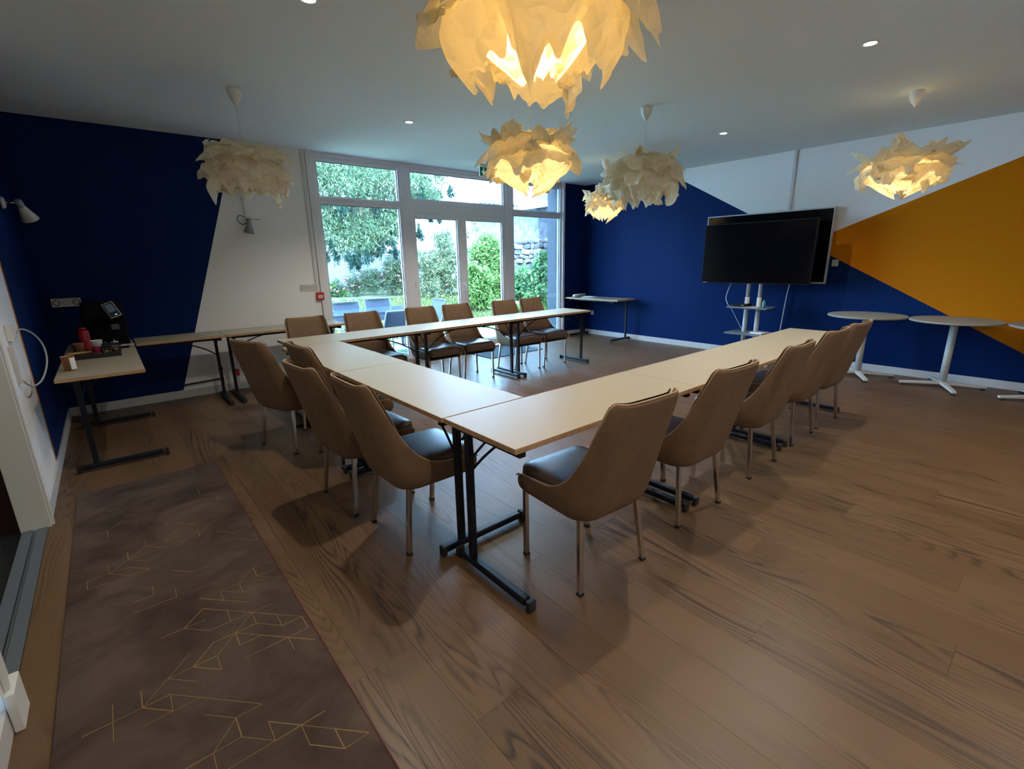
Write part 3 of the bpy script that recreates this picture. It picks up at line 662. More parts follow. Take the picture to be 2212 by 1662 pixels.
MB().lathe([(.020, 0), (.022, .01), (.022, .075), (.010, .095), (.008, .11)], seg=18).build('bottle_body', mat('teal_plastic', (.05, .22, .24), .3), parent=sb)
MB().box(-.008, .03, -.008, .008, .11, .13).build('spray_head', BEZEL, parent=sb, bevel=.002)
def cable(name, pts, r, m, lab, parent=None):
    o = MB().tube(smooth_path(pts, 8), r, 6).build(name, m, parent=parent)
    if lab: tag(o, lab, 'cable')
    return o
cable('power_cable', [(6.78, 3.18, 1.10), (6.77, 3.22, .98), (6.74, 3.23, .86), (6.73, 3.19, .77), (6.76, 3.17, .74), (6.80, 3.10, .6), (6.86, 3.01, .41)], .0035, WPLAS, 'thin white cable hanging from the front television past its stand shelves')
cable('power_cable', [(7.14, 2.55, 1.10), (7.13, 2.57, .95), (7.125, 2.58, .8), (7.13, 2.60, .5), (7.13, 2.62, .10), (7.13, 2.65, .01)], .006, WPLAS, 'white cable hanging down the navy wall right of the television stand')

# ================================================================== ROUND TABLES
def round_table(x, y, lab, a0, R=.385):
    t = thing('round_table', lab, 'table', (x, y, 0), a0, 'round pedestal tables along the right wall')
    MB().lathe([(R - .006, .718), (R, .722), (R, .736), (R - .004, .74)], seg=64).build('tabletop', mat('pale_laminate', (.30, .29, .25), .5, spec=.25), parent=t)
    MB().lathe([(.11, .700), (.11, .718)], seg=24).build('mounting_plate', WPOW, parent=t)
    MB().lathe([(.034, .06), (.034, .70)], seg=24).build('column', WPOW, parent=t)
    for k in range(4):
        a = k * PI / 2; d = Vector((math.cos(a), math.sin(a), 0))
        b = MB(); n = Vector((-d.y, d.x, 0)); 
        p = [d * .0, d * .37]
        b.add([p[0] - n * .028 + Vector((0, 0, .038)), p[1] - n * .020 + Vector((0, 0, .022)), p[1] + n * .020 + Vector((0, 0, .022)), p[0] + n * .028 + Vector((0, 0, .038)),
               p[0] - n * .028 + Vector((0, 0, .072)), p[1] - n * .020 + Vector((0, 0, .044)), p[1] + n * .020 + Vector((0, 0, .044)), p[0] + n * .028 + Vector((0, 0, .072))],
              [(0, 3, 2, 1), (4, 5, 6, 7), (0, 1, 5, 4), (1, 2, 6, 5), (2, 3, 7, 6), (3, 0, 4, 7)])
        f = b.build('foot', WPOW, parent=t, bevel=.006)
        MB().lathe([(.020, 0), (.022, .006), (.020, .023)], (d.x * .345, d.y * .345, 0), 16).build('glide', RUBBER, parent=f)
    return t
round_table(6.77, 1.55, 'round pale pedestal table partly behind the last near-row chair', math.radians(28))
round_table(6.80, .775, 'round pale pedestal table fully visible before the navy and ochre wall', math.radians(24))
round_table(6.78, .0, 'round pale pedestal table cut off by the right picture edge', math.radians(32))
# dark shape at the right edge below: foot of another item
oc = thing('black_stand_foot', 'dark stand leg cut off by the right picture edge', 'stand', (5.22, -.30, 0))
MB().tube([(0, 0, .01), (0, 0, .5)], .018, 10).build('leg', BLACKM, parent=oc); MB().lathe([(.10, 0), (.10, .012), (.02, .02)], seg=20).build('foot', BLACKM, parent=oc)

# ================================================================== WALL FITTINGS
def sockets(lab, loc, n, M=None, rz=0, dark=()):
    """row of n sockets; plate in local xz plane facing local -y"""
    t = thing('wall_socket', lab, 'socket', loc, rz)
    w = .071
    MB().box(-n * w / 2, n * w / 2, -.010, 0, -.04, .04).build('plate', mat('socket_plastic', (.62, .60, .54), .4), parent=t, bevel=.003)
    for k in range(n):
        cx = (k - (n - 1) / 2) * w
        MM = Matrix.Translation((cx, -.010, 0)) @ Matrix.Rotation(PI / 2, 4, 'X')
        MB().lathe([(.026, -.001), (.027, .003), (.023, .0035), (.021, -.001)], seg=24, M=MM).build('outlet', BEZEL if k in dark else mat('socket_grey', (.42, .42, .4), .4), parent=t)
        for s in (-1, 1): MB().lathe([(.0028, .0), (.0028, .005)], (s * .0095, 0, 0), 8, M=MM).build('pin_hole', RUBBER, parent=t)
    return t
sockets('cream triple wall socket on the navy wall above the coffee table', (-.305, YB - .001, 1.115), 3, dark=(0, 2))
sockets('white triple wall socket on the white wall left of the window', (1.965, YB - .001, 1.145), 3)
ss = sockets('white wall socket at the right edge of the wall television', (XR - .001, 2.065, 1.325), 1, rz=-R90)
sockets('small white socket low on the blue wall under the corner table', (XR - .001, 6.05, .42), 1, rz=-R90)
# conduits
tag(MB().box(1.350, 1.372, YB - .014, YB - .001, 1.98, CEIL_Z).build('cable_conduit', mat('conduit_white', (.62, .6, .6), .5), bevel=.002), 'thin white conduit running down the white wall to the wall lamp', 'conduit')
tag(MB().box(XR - .016, XR - .001, 2.672, 2.705, 2.005, CEIL_Z).build('cable_conduit', mat('conduit_white', (.62, .6, .6), .5), bevel=.002), 'white conduit running from the ceiling to the wall television', 'conduit')
tag(MB().box(2.045, 2.07, YB - .014, YB - .001, 1.19, CEIL_Z).build('cable_conduit', mat('conduit_white', (.62, .6, .6), .5), bevel=.002), 'white conduit beside the window frame down to the triple socket', 'conduit')
fa = thing('fire_alarm_point', 'small red fire alarm call point left of the window', 'alarm', (2.085, YB - .001, 1.03))
MB().box(-.047, .047, -.035, 0, -.052, .052).build('housing', mat('alarm_red', (.50, .015, .02), .4), parent=fa, bevel=.008)
MB().box(-.028, .028, -.0365, -.034, -.022, .014).build('glass_label', WPLAS, parent=fa); MB().box(-.02, .02, -.037, -.036, -.010, -.004).build('label_line', BEZEL, parent=fa)
# emergency exit sign: hangs under the ceiling
ex = thing('exit_sign', 'green illuminated emergency exit sign with arrow and running figure', 'exit sign', (4.325, 5.6, 2.62))
GREEN = mat('sign_green', (.0, .10, .06), .4, emit=((.0, .12, .07), .12)); SW = mat('sign_white', (.55, .75, .68), .4, emit=((.6, .85, .75), .25))
MB().box(-.13, .13, -.02, .02, .062, .10).box(-.015, .015, -.012, .012, .10, .13).build('housing', WPLAS, parent=ex, bevel=.004)
MB().box(-.125, .125, -.005, .005, -.062, .062).build('panel', SW, parent=ex)
MB().box(-.122, .0, -.0065, -.0045, -.056, .056).build('arrow_field', GREEN, parent=ex)
ar = MB(); MY = Matrix.Translation((0, -.0066, 0)) @ Matrix.Rotation(PI / 2, 4, 'X')
ar.prism([(-.069, .042), (-.069, -.005), (-.088, .015), (-.098, .000), (-.061, -.044), (-.024, .000), (-.034, .015), (-.053, -.005), (-.053, .042)], -.0, .001, M=MY)
ar.build('arrow', SW, parent=ex)
mn = MB()
mn.lathe([(.010, 0), (.010, .001)], (.040, .036, 0), 12, M=MY)
for poly in ([(.022, .022), (.046, .026), (.052, .0), (.036, -.006)], [(.022, .022), (.014, .004), (.008, .006), (.016, .03)], [(.046, .024), (.058, .008), (.066, .014), (.052, .03)],
             [(.036, -.004), (.050, .0), (.064, -.026), (.078, -.03), (.078, -.038), (.058, -.034)], [(.036, -.004), (.046, -.008), (.030, -.030), (.006, -.036), (.004, -.028), (.024, -.022)]):
    mn.prism(poly, 0, .001, M=MY)
mn.prism([(.084, .05), (.116, .05), (.116, -.05), (.084, -.05)], 0, .001, M=MY)
mn.build('running_figure', GREEN, parent=ex)
# sconces
def sconce(lab, loc, rz, arm, tilt, shade_m):
    t = thing('wall_lamp', lab, 'wall lamp', loc, rz)   # wall plane: local y=0, arm goes to -y
    MB().lathe([(.045, 0), (.045, .012), (.03, .022)], M=Matrix.Rotation(PI / 2, 4, 'X'), seg=24).build('wall_plate', WPLAS, parent=t)
    a = MB().tube([(0, -.01, 0), (arm[0] * .5, arm[1] * .5, arm[2] + .004), arm], .007, 10).build('arm', CHROME, parent=t)
    Mx = Matrix.Translation(arm) @ Matrix.Rotation(tilt[0], 4, 'Y') @ Matrix.Rotation(tilt[1], 4, 'X')
    MB().lathe([(.018, .03), (.024, .02), (.024, -.02), (.02, -.03)], M=Mx, seg=20).build('socket_housing', mat('grey_metal', (.35, .35, .36), .4, metal=.5), parent=t)
    MB().lathe([(.022, -.025), (.03, -.05), (.058, -.135), (.055, -.135), (.027, -.05), (.018, -.03)], M=Mx, seg=28, cap=False).build('shade', shade_m, parent=t)
    MB().lathe([(.012, -.03), (.02, -.05), (.024, -.075), (.004, -.09)], M=Mx, seg=16).build('bulb', WPLAS, parent=t)
    return t
sconce('white cone wall lamp on a thin arm above the coffee corner', (XL + .0, 5.48, 1.93), -R90 + PI, (0, -.10, .0), (-.55, -.25), mat('shade_white', (.72, .74, .70), .4))
s2 = sconce('small grey cone wall lamp on the white wall below the conduit', (1.385, YB, 1.935), 0, (-.01, -.10, -.02), (.15, .0), mat('shade_grey', (.33, .33, .36), .35, metal=.5))
MB().tube(smooth_path([(-.03, -.02, .02), (-.09, -.05, .04), (-.12, -.06, -.01), (-.08, -.08, -.06), (-.02, -.10, -.03)], 6), .004, 6).build('loop_cable', RUBBER, parent=s2)
MB().tube([(-.05, -.11, -.005), (.10, -.13, -.005)], .005, 8).build('lever', CHROME, parent=s2)
# left wall switches and looped cable
sw = thing('switch_box', 'white switch box on the white wall strip beside the doorway', 'switch', (XL, 4.06, 1.07))
MB().box(0, .03, -.06, .06, -.05, .05).build('box', WPLAS, parent=sw, bevel=.005); MB().box(.03, .036, -.03, .03, -.03, .03).build('rocker', WPLAS, parent=sw, bevel=.003)
tk = MB().box(XL, XL + .022, 3.93, 3.97, .78, 1.0).build('cable_trunking', mat('conduit_white', (.62, .6, .6)), bevel=.003); tag(tk, 'short white vertical trunking below the switch box by the doorway', 'conduit')
cable('looped_cable', [(XL + .035, 4.08, 1.06), (XL + .05, 4.22, 1.07), (XL + .085, 4.34, 1.02), (XL + .11, 4.40, .93), (XL + .11, 4.34, .83), (XL + .08, 4.20, .745), (XL + .045, 4.05, .735), (XL + .02, 3.96, .79)], .005, mat('grey_cable', (.38, .38, .38), .5), 'grey cable looping from the switch box on the left wall')
# pipe with valve low on the left part of the back wall
vp = thing('radiator_pipe', 'black pipe with a valve low on the white wall, left of the paired table legs', 'pipe', (0, YB, 0))
MB().tube([(.47, -.03, .15), (.86, -.03, .165)], .008, 8).build('pipe', BLACKM, parent=vp)
MB().tube([(.86, -.03, .10), (.86, -.03, .26)], .013, 10).build('valve_body', mat('old_brass', (.12, .10, .07), .5, metal=.6), parent=vp)
MB().lathe([(.020, 0), (.024, .02), (.016, .05)], (.855, -.03, .26), 14).build('valve_knob', BEZEL, parent=vp)
rv = thing('red_valve', 'small red valve handle low on the white wall behind the table legs', 'valve', (1.02, YB - .03, .20))
MB().box(-.018, .018, -.02, .0, -.03, .05).build('handle', RED, parent=rv, bevel=.004); MB().tube([(0, 0, -.11), (0, 0, -.03)], .008, 8).build('stem', WPLAS, parent=rv)

# ================================================================== THINGS ON THE TABLES
TZ = .7402
pr_ = thing('paper_roll', 'white paper roll lying on the corner table by the window', 'paper roll', (6.86, 6.12, TZ + .028))
MX = Matrix.Rotation(math.radians(12), 4, 'Z') @ Matrix.Rotation(PI / 2, 4, 'Y')
MB().lathe([(.012, -.20), (.028, -.20), (.028, .20), (.012, .20), (.012, -.20)], M=MX, seg=24, cap=False).build('roll', WPLAS, parent=pr_)
cp = [(6.78 + .10 * math.cos(t * 2.3) * (1 - t / 14), 5.80 + .12 * math.sin(t * 1.9), TZ + .006 + .002 * t) for t in [i * .5 for i in range(20)]]
cable('coiled_cable', cp, .0055, WPLAS, 'coiled white cable lying beside the paper roll on the corner table')
# coffee machine
cm = thing('coffee_machine', 'black coffee machine with a small tilted display on the corner table', 'coffee machine', (-.055, 5.56, TZ))
MB().box(-.15, .15, -.02, .22, 0, .36).build('body', mat('black_plastic', (.003, .003, .004), .6, spec=.12), parent=cm, bevel=.02)
MB().box(-.14, .14, -.14, .20, .25, .40).build('head', mat('black_plastic', (.004, .004, .005)), parent=cm, bevel=.025)
MB().box(-.13, .13, -.19, .02, 0, .035).build('drip_tray', mat('black_plastic', (.004, .004, .005)), parent=cm, bevel=.006)
MB().box(.0, .17, -.194, -.188, .020, .036).build('tray_edge', CHROME, parent=cm, bevel=.002, label='bright metal strip on the drip tray')
ds = bpy.data.objects.new('display', None)
Md = Matrix.Translation((.065, -.152, .335)) @ Matrix.Rotation(math.radians(-18), 4, 'X') @ Matrix.Rotation(math.radians(-22), 4, 'Y')
dsp = MB().box(-.042, .042, -.008, .008, -.068, .068, M=Md).build('display', mat('display_rim', (.45, .5, .55), .3), parent=cm, bevel=.004)
MB().box(-.037, .037, -.0095, -.0075, -.062, .062, M=Md).build('glass', mat('display_glass', (.012, .022, .035), .2), parent=dsp)
MB().box(-.027, .027, -.0105, -.009, -.020, .050, M=Md).build('screen', mat('display_screen', (.04, .06, .09), .3, emit=((.1, .16, .22), .12)), parent=dsp)
MB().box(.0, .016, -.0105, -.009, -.052, -.045, M=Md).build('indicator', mat('display_mark', (.6, .7, .8), emit=((.6, .8, 1), .5)), parent=dsp)
MB().box(.035, .095, -.175, -.135, .165, .215).build('spout', mat('dark_grey_plastic', (.05, .055, .06), .35), parent=cm, bevel=.008)
ty = thing('serving_tray', 'black serving tray on the corner table holding cups and jars', 'tray', (-.14, 5.06, TZ))
MB().box(-.145, .145, -.135, .135, 0, .006).build('base', mat('black_tray', (.006, .005, .006), .4), parent=ty)
for bx in ((-.15, .15, -.14, -.132), (-.15, .15, .132, .14), (-.15, -.142, -.132, .132), (.142, .15, -.132, .132)):
    MB().box(*bx, 0, .038).build('rim', mat('black_tray', (.006, .005, .006)), parent=ty, bevel=.002)
rc = thing('red_flask', 'tall red flask standing behind the tray, before the coffee machine', 'flask', (-.205, 5.33, TZ))
MB().lathe([(.036, 0), (.038, .01), (.037, .17), (.030, .19)], seg=24).build('body', mat('glossy_red', (.28, .004, .006), .35), parent=rc); MB().lathe([(.026, .19), (.026, .21)], seg=20).build('cap', mat('glossy_red', (.5, .01, .01)), parent=rc)
def cup(lab, loc, body, h=.10, r0=.028, r1=.038, inner=None, band=None):
    t = thing('paper_cup', lab, 'cup', loc)
    MB().lathe([(.002, .003), (r0, .0), (r1, h), (r1 + .0015, h + .002), (r1 - .002, h), (r0 - .002, .006), (.002, .006)], seg=28, cap=False).build('cup_wall', body, parent=t)
    if band: MB().lathe([(r0 + (r1 - r0) * .15 + .0006, h * .15), (r0 + (r1 - r0) * .6 + .0006, h * .6)], seg=28, cap=False).build('band', band, parent=t)
    return t
c1 = cup('kraft brown paper cup at the left front corner of the coffee table', (-.285, 4.46, TZ), KRAFT)
MB().add([(.0375 * math.cos(a), .0375 * math.sin(a), z) for z in (.01, .092) for a in [math.radians(d) for d in (-75, -60, -45, -30, -15)]], [(k, k + 1, k + 6, k + 5) for k in range(4)], 0, True).build('white_print', WPLAS, parent=c1)
cup('kraft brown paper cup standing behind the wooden stirrers on the tray', (-.245, 5.10, TZ + .007), KRAFT)
c3 = cup('white and red paper cup in the middle of the black tray', (-.13, 5.08, TZ + .007), WPLAS, .115, .028, .038, band=mat('red_band', (.4, .02, .05), .5))
sk = tag(MB().beam((-.32, 4.93, TZ + .048), (-.19, 4.96, TZ + .046), .008, .004).beam((-.31, 4.95, TZ + .052), (-.16, 4.94, TZ + .050), .008, .004).beam((-.31, 4.94, TZ + .056), (-.17, 4.98, TZ + .054), .008, .004).build('wooden_stirrers', mat('light_wood', (.55, .33, .10), .6)), 'wooden stirrers lying across the left rim of the tray', 'stirrers')
for x, y, lb in ((-.075, 5.03, 'small glass jar of brown sweets at the front of the tray'), (-.02, 5.11, 'small lidded glass jar at the right end of the tray')):
    j = thing('glass_jar', lb, 'jar', (x, y, TZ + .007), 0, 'glass jars on the tray')
    MB().lathe([(.02, .001), (.034, .004), (.042, .03), (.040, .055), (.026, .078), (.027, .082)], seg=24, cap=False).build('jar_wall', JAR, parent=j)
    b = MB(); q = random.Random(int(x * 1000))
    for k in range(16): a = q.uniform(0, 6.28); r = q.uniform(0, .024); b.sq((r * math.cos(a), r * math.sin(a), .012 + k * .0014), .008, .006, .005, 1, 1, 8, 5)
    b.build('contents', mat('sweets', (.40, .16, .04), .4), parent=j, kind='stuff')
    MB().lathe([(.028, .082), (.028, .090), (.008, .094), (.008, .106)], seg=20).build('lid', JAR if x < -.05 else CHROME, parent=j)

# ================================================================== OUTSIDE
def gz(y): return -.04 if y < 7.8 else (-.04 + (y - 7.8) * .15)
gd = MB(); vs = []; X0, X1 = -6, 30; ny = 60; nxx = 60
for j in range(ny + 1):
    y = YB + .25 + (34 - YB) * j / ny
    for i in range(nxx + 1):
        x = X0 + (X1 - X0) * i / nxx; vs.append((x, y, min(gz(y), .9) + .04 * noise.noise(Vector((x * .6, y * .6, 0))) * (y > 8)))
gd.add(vs, [(j * (nxx + 1) + i, j * (nxx + 1) + i + 1, (j + 1) * (nxx + 1) + i + 1, (j + 1) * (nxx + 1) + i) for j in range(ny) for i in range(nxx)], 0, True)
gd.build('garden_ground', mat('lawn_soil', (.12, .14, .075), .95, var=.35, vscale=2.5, bump=.6, bscale=40), kind='structure')
MB().box(-1, 9, 7.35, 9.2, -.06, -.025).build('terrace_edge', mat('terrace_gravel', (.30, .31, .33), .9, var=.3, vscale=60), kind='structure')
MB().box(-1, 9, YB + .16, 7.35, -.06, -.024).build('turf_mat', mat('artificial_turf', (.012, .095, .045), .9, var=.35, vscale=30, bump=.6, bscale=150), kind='structure')
# grass blades on the lawn (stuff)
def blades(n, xr, yr, h, m, name, lab, seed):
    r = np.random.RandomState(seed); x = r.uniform(*xr, n); y = r.uniform(*yr, n); z = np.array([min(gz(t), .9) for t in y]); a = r.uniform(0, PI, n); hh = h * r.uniform(.5, 1.3, n); lx = r.normal(0, .4, n) * hh; ly = r.normal(0, .4, n) * hh
    w = .008 + .004 * r.rand(n); V = np.zeros((n, 3, 3))
    V[:, 0] = np.stack([x - w * np.cos(a), y - w * np.sin(a), z], 1); V[:, 1] = np.stack([x + w * np.cos(a), y + w * np.sin(a), z], 1); V[:, 2] = np.stack([x + lx, y + ly, z + hh], 1)
    fast(name, V.reshape(-1, 3), np.arange(n * 3).reshape(n, 3), m, lab)
def fast(name, V, F, m, lab=None, parent=None, cat='grass'):
    me = bpy.data.meshes.new(name); me.vertices.add(len(V)); me.vertices.foreach_set('co', V.astype(np.float32).ravel())
    k = F.shape[1]; me.loops.add(F.size); me.loops.foreach_set('vertex_index', F.astype(np.int32).ravel()); me.polygons.add(len(F))
    me.polygons.foreach_set('loop_start', np.arange(0, F.size, k, dtype=np.int32)); me.update(calc_edges=True); me.materials.append(m)
    o = bpy.data.objects.new(name, me); COL.objects.link(o); o['kind'] = 'stuff'
    if parent: o.parent = parent
    if lab: o['label'] = lab; o['category'] = cat
    return o
blades(22000, (2.5, 8.2), (8.2, 11.6), .07, leaf_mat('grass_blade', (.07, .10, .04), .5, .3), 'lawn_grass', 'short green lawn grass rising towards the garden wall', 3)
def foliage(par, name, centers, radii, n, size, aspect, m, droop=0.0, seed=0, shell=.5):
    """n leaf quads spread over ellipsoids"""
    r = np.random.RandomState(seed); C = np.array(centers, float); Rr = np.array(radii, float)
    vol = (Rr.prod(1)) ** (2 / 3); pick = r.choice(len(C), n, p=vol / vol.sum())
    d = r.normal(size=(n, 3)); d /= np.linalg.norm(d, axis=1)[:, None]; rad = (shell + (1 - shell) * r.rand(n))[:, None]
    # clumping
    P = C[pick] + d * rad * Rr[pick]
    nc = max(8, n // 60); cl = P[r.choice(n, nc)]; idx = r.choice(nc, n); mixw = .55 * r.rand(n)[:, None]
    near = cl[idx] + r.normal(size=(n, 3)) * (Rr.mean() * .16); P = np.where(r.rand(n)[:, None] < .6, near, P)
    ax = r.normal(size=(n, 3)) + d * .8; ax[:, 2] -= droop * 2.2; ax /= np.linalg.norm(ax, axis=1)[:, None]
    up = r.normal(size=(n, 3)); sd = np.cross(ax, up); sd /= np.linalg.norm(sd, axis=1)[:, None]
    s = size * r.uniform(.6, 1.3, n)[:, None]; w = s * aspect
    V = np.stack([P - ax * s, P + sd * w, P + ax * s, P - sd * w], 1)
    return fast(name, V.reshape(-1, 3), np.arange(n * 4).reshape(n, 4), m, parent=par)
def branchy(par, base, tips, r0, m, seed=0):
    q = random.Random(seed); b = MB()
    for t in tips:
        t = Vector(t); bb = Vector(base); mid = bb.lerp(t, .5) + Vector((q.uniform(-.15, .15), q.uniform(-.15, .15), q.uniform(0, .25)))
        b.tube(bez(bb, bb.lerp(mid, .6) + Vector((0, 0, .15)), mid, t, 8), [r0 * (1 - .85 * i / 8) for i in range(9)], 6)
    return b.build('branch', m, parent=par, kind='stuff')
BARK = mat('bark', (.14, .09, .06), .9, var=.4, bump=.8, bscale=25)
# big yew at the left
yw = thing('yew_tree', 'large dark green yew tree filling the left window panes outside', 'tree', (6.0, 13.6, .75))
MB().tube(smooth_path([(0, 0, -.1), (.1, 0, 1.2), (-.1, .1, 2.6), (0, 0, 5.5)], 6), [.30 - .2 * i / 18 for i in range(19)], 12).build('trunk', BARK, parent=yw)
yr = random.Random(4); tips = []; cs = []; rs = []
specs = [(-1.9, -2.2, 1.75, .85), (-1.2, -2.4, 1.45, .7), (-.55, -2.5, 1.5, .75), (-1.9, -2.5, 1.2, .55), (-1.35, -2.6, 1.1, .5), (-2.3, -2.5, 1.5, .6), (-.2, -2.2, 2.0, .8), (-2.3, -2.2, 2.6, .9), (-1.3, -2.5, 2.5, .95), (-.3, -2.5, 2.75, .9), (.5, -2.1, 2.5, .75), (.95, -1.9, 2.25, .55), (1.25, -1.8, 2.85, .6), (.9, -2.0, 3.3, .65),
         (-2.4, -2.0, 3.6, 1.0), (-1.2, -2.3, 3.6, 1.0), (0., -2.2, 3.7, 1.0), (-1.8, -1.2, 4.6, 1.1), (-.4, -1.3, 4.7, 1.1), (-3.2, -1.6, 2.6, 1.0), (-3.3, -1.6, 3.7, 1.1), (0.0, -.6, 3.4, 1.2), (-1.5, -.7, 3.2, 1.2), (.5, -1.2, 4.4, .8)]
for x, y, z, r in specs: cs.append((x, y, z)); rs.append((r, r * .8, r * .62)); tips.append((x, y, z))
branchy(yw, (0, 0, .9), tips, .09, BARK, 2)
YEW = leaf_mat('yew_needles', (.018, .048, .028), .85, .35, 2.2, (.125, .20, .11))
foliage(yw, 'foliage', cs, rs, 95000, .055, .17, YEW, droop=.55, seed=5, shell=.35)
sp = []
for x, y, z, r in specs[:13]:     # hanging sprays
    for k in range(5): sp.append((x + yr.uniform(-r, r) * .8, y + yr.uniform(-.4, .2), z - r * .62 + yr.uniform(-.12, .1)))
foliage(yw, 'hanging_sprays', sp, [(.12, .12, .24)] * len(sp), 16000, .05, .16, leaf_mat('yew_dark', (.014, .036, .028), .6, .3), droop=1.0, seed=6, shell=.1)
# shrubs
SHM = {'ole': leaf_mat('oleander_leaf', (.040, .075, .038), .8, .35, 2.5, (.22, .29, .17)), 'bri': leaf_mat('bright_leaf', (.036, .092, .026), .7, .4, 3, (.17, .30, .09)),
       'ivy': leaf_mat('creeper_leaf', (.036, .105, .044), .7, .35, 3, (.17, .33, .15)), 'dry': leaf_mat('dry_leaf', (.12, .12, .07), .5, .3, 3)}
def shrub(lab, loc, blobs, n, size, asp, key, seed, flowers=0, name='shrub'):
    t = thing(name, lab, 'shrub', loc, 0, 'shrubs in the garden bed')
    c = [b[:3] for b in blobs]; r = [(b[3], b[3] * .8, b[3 + (len(b) > 4)] if len(b) > 4 else b[3]) for b in blobs]
    branchy(t, (0, 0, -.05), [(x, y, z) for x, y, z in c] + [(x * .6 + .1, y, z + rr[2] * .6) for (x, y, z), rr in zip(c, r)], .022, BARK, seed)
    foliage(t, 'foliage', c, r, n, size, asp, SHM[key], seed=seed, shell=.2)
    if flowers:
        q = random.Random(seed); b = MB()
        for k in range(flowers):
            cc = q.choice(list(zip(c, r))); a = q.uniform(0, 6.28); ph = q.uniform(-.2, 1.2)
            p = [cc[0][0] + cc[1][0] * math.cos(a) * math.cos(ph), cc[0][1] - abs(cc[1][1] * math.sin(a) * math.cos(ph)), cc[0][2] + cc[1][2] * math.sin(ph)]
            for m_ in range(4): b.sq((p[0] + q.uniform(-.02, .02), p[1] + q.uniform(-.02, .02), p[2] + q.uniform(-.02, .02)), .022, .022, .012, 1, 1, 8, 5)
        b.build('flower', mat('pink_flower', (.30, .12, .15), .7), parent=t, kind='stuff')
    return t
def G(x, y): return (x, y, min(gz(y), .9))
shrub('tall oleander shrub with pale pink flowers behind the left door post', G(5.95, 11.9), [(0, 0, .42, .42), (.35, 0, .68, .38), (-.4, .1, .42, .36), (-.05, 0, .78, .28), (.3, .1, .3, .42)], 9500, .055, .16, 'ole', 31, 26)
shrub('low oleander shrub with white and pink flowers before the white garden wall, left', G(4.95, 12.1), [(0, 0, .28, .32), (.38, 0, .34, .32), (-.45, 0, .2, .24)], 4800, .05, .16, 'ole', 32, 22)
shrub('small yellow-green plant at the foot of the garden wall, far left', G(4.35, 12.2), [(0, 0, .16, .22), (.2, -.1, .1, .16)], 1500, .05, .3, 'bri', 33)
shrub('big grey-green oleander shrub seen through the left glass door', G(7.1, 11.4), [(0, 0, .7, .55), (.4, 0, 1.0, .5), (-.4, 0, .9, .45), (.1, 0, 1.45, .4), (.35, .1, .4, .5), (-.3, 0, .35, .5)], 17000, .055, .17, 'ole', 34, 20)
shrub('leafy dark green shrub low in the left glass door view', G(6.9, 9.6), [(0, 0, .45, .36), (.28, 0, .75, .32), (-.05, 0, .9, .26), (.25, 0, .3, .34)], 7000, .055, .36, 'bri', 35)
shrub('bright green bush filling the right glass door view', G(8.25, 10.8), [(0, 0, .6, .5), (.25, 0, 1.1, .45), (-.25, 0, 1.25, .36), (.3, 0, .3, .5), (.1, 0, 1.5, .3), (.55, 0, .5, .4)], 16000, .055, .3, 'bri', 36)
shrub('low bright groundcover bush below the right glass door view', G(8.2, 8.9), [(0, 0, .12, .4, .18), (.6, .1, .14, .4, .2), (-.5, .3, .1, .35, .15), (1.1, .3, .2, .4, .3)], 8000, .045, .35, 'bri', 37)
shrub('broad-leaved green creeper bush at the foot of the stone wall', G(9.12, 9.5), [(-.1, 0, .35, .4), (-.1, .1, .75, .35), (0, -.1, 1.1, .28), (-.1, .6, .4, .4), (-.1, -.5, .35, .4), (-.05, .7, .8, .3), (-.1, 1.2, .3, .4), (-.05, -.45, .9, .3)], 17000, .06, .42, 'ivy', 38)
shrub('thin bare sapling rising behind the bright bush by the white wall', G(9.0, 12.6), [(0, 0, 1.5, .28), (.15, 0, 1.9, .25), (-.2, 0, 1.2, .2)], 500, .045, .3, 'dry', 39)
# white rendered garden wall with tiled coping
RENDER = mat('white_render', (.30, .33, .36), .9, var=.06, vscale=2, bump=.2, bscale=20)
gw = MB().box(1.5, 10.2, 13.0, 13.3, 0, 1.66).build('garden_wall', RENDER, kind='structure')
TILE = mat('clay_tile', (.085, .066, .068), .85, var=.35, vscale=9)
for k in range(44):
    x = 1.6 + k * .196
    b = MB(); n = 6; vs = []
    for yy, zz in ((12.88, 1.665), (13.42, 1.74)):
        for i in range(n + 1): a = PI * i / n; vs.append((x + .10 * math.cos(a), yy, zz + .06 * math.sin(a)))
        for i in range(n + 1): a = PI * (n - i) / n; vs.append((x + .085 * math.cos(a), yy, zz + .045 * math.sin(a)))
    w = 2 * n + 2
    b.add(vs, [(i, (i + 1) % w, w + (i + 1) % w, w + i) for i in range(w)] + [tuple(range(w)), tuple(range(2 * w - 1, w - 1, -1))], 0, False)
    b.build('coping_tile', TILE, parent=gw)
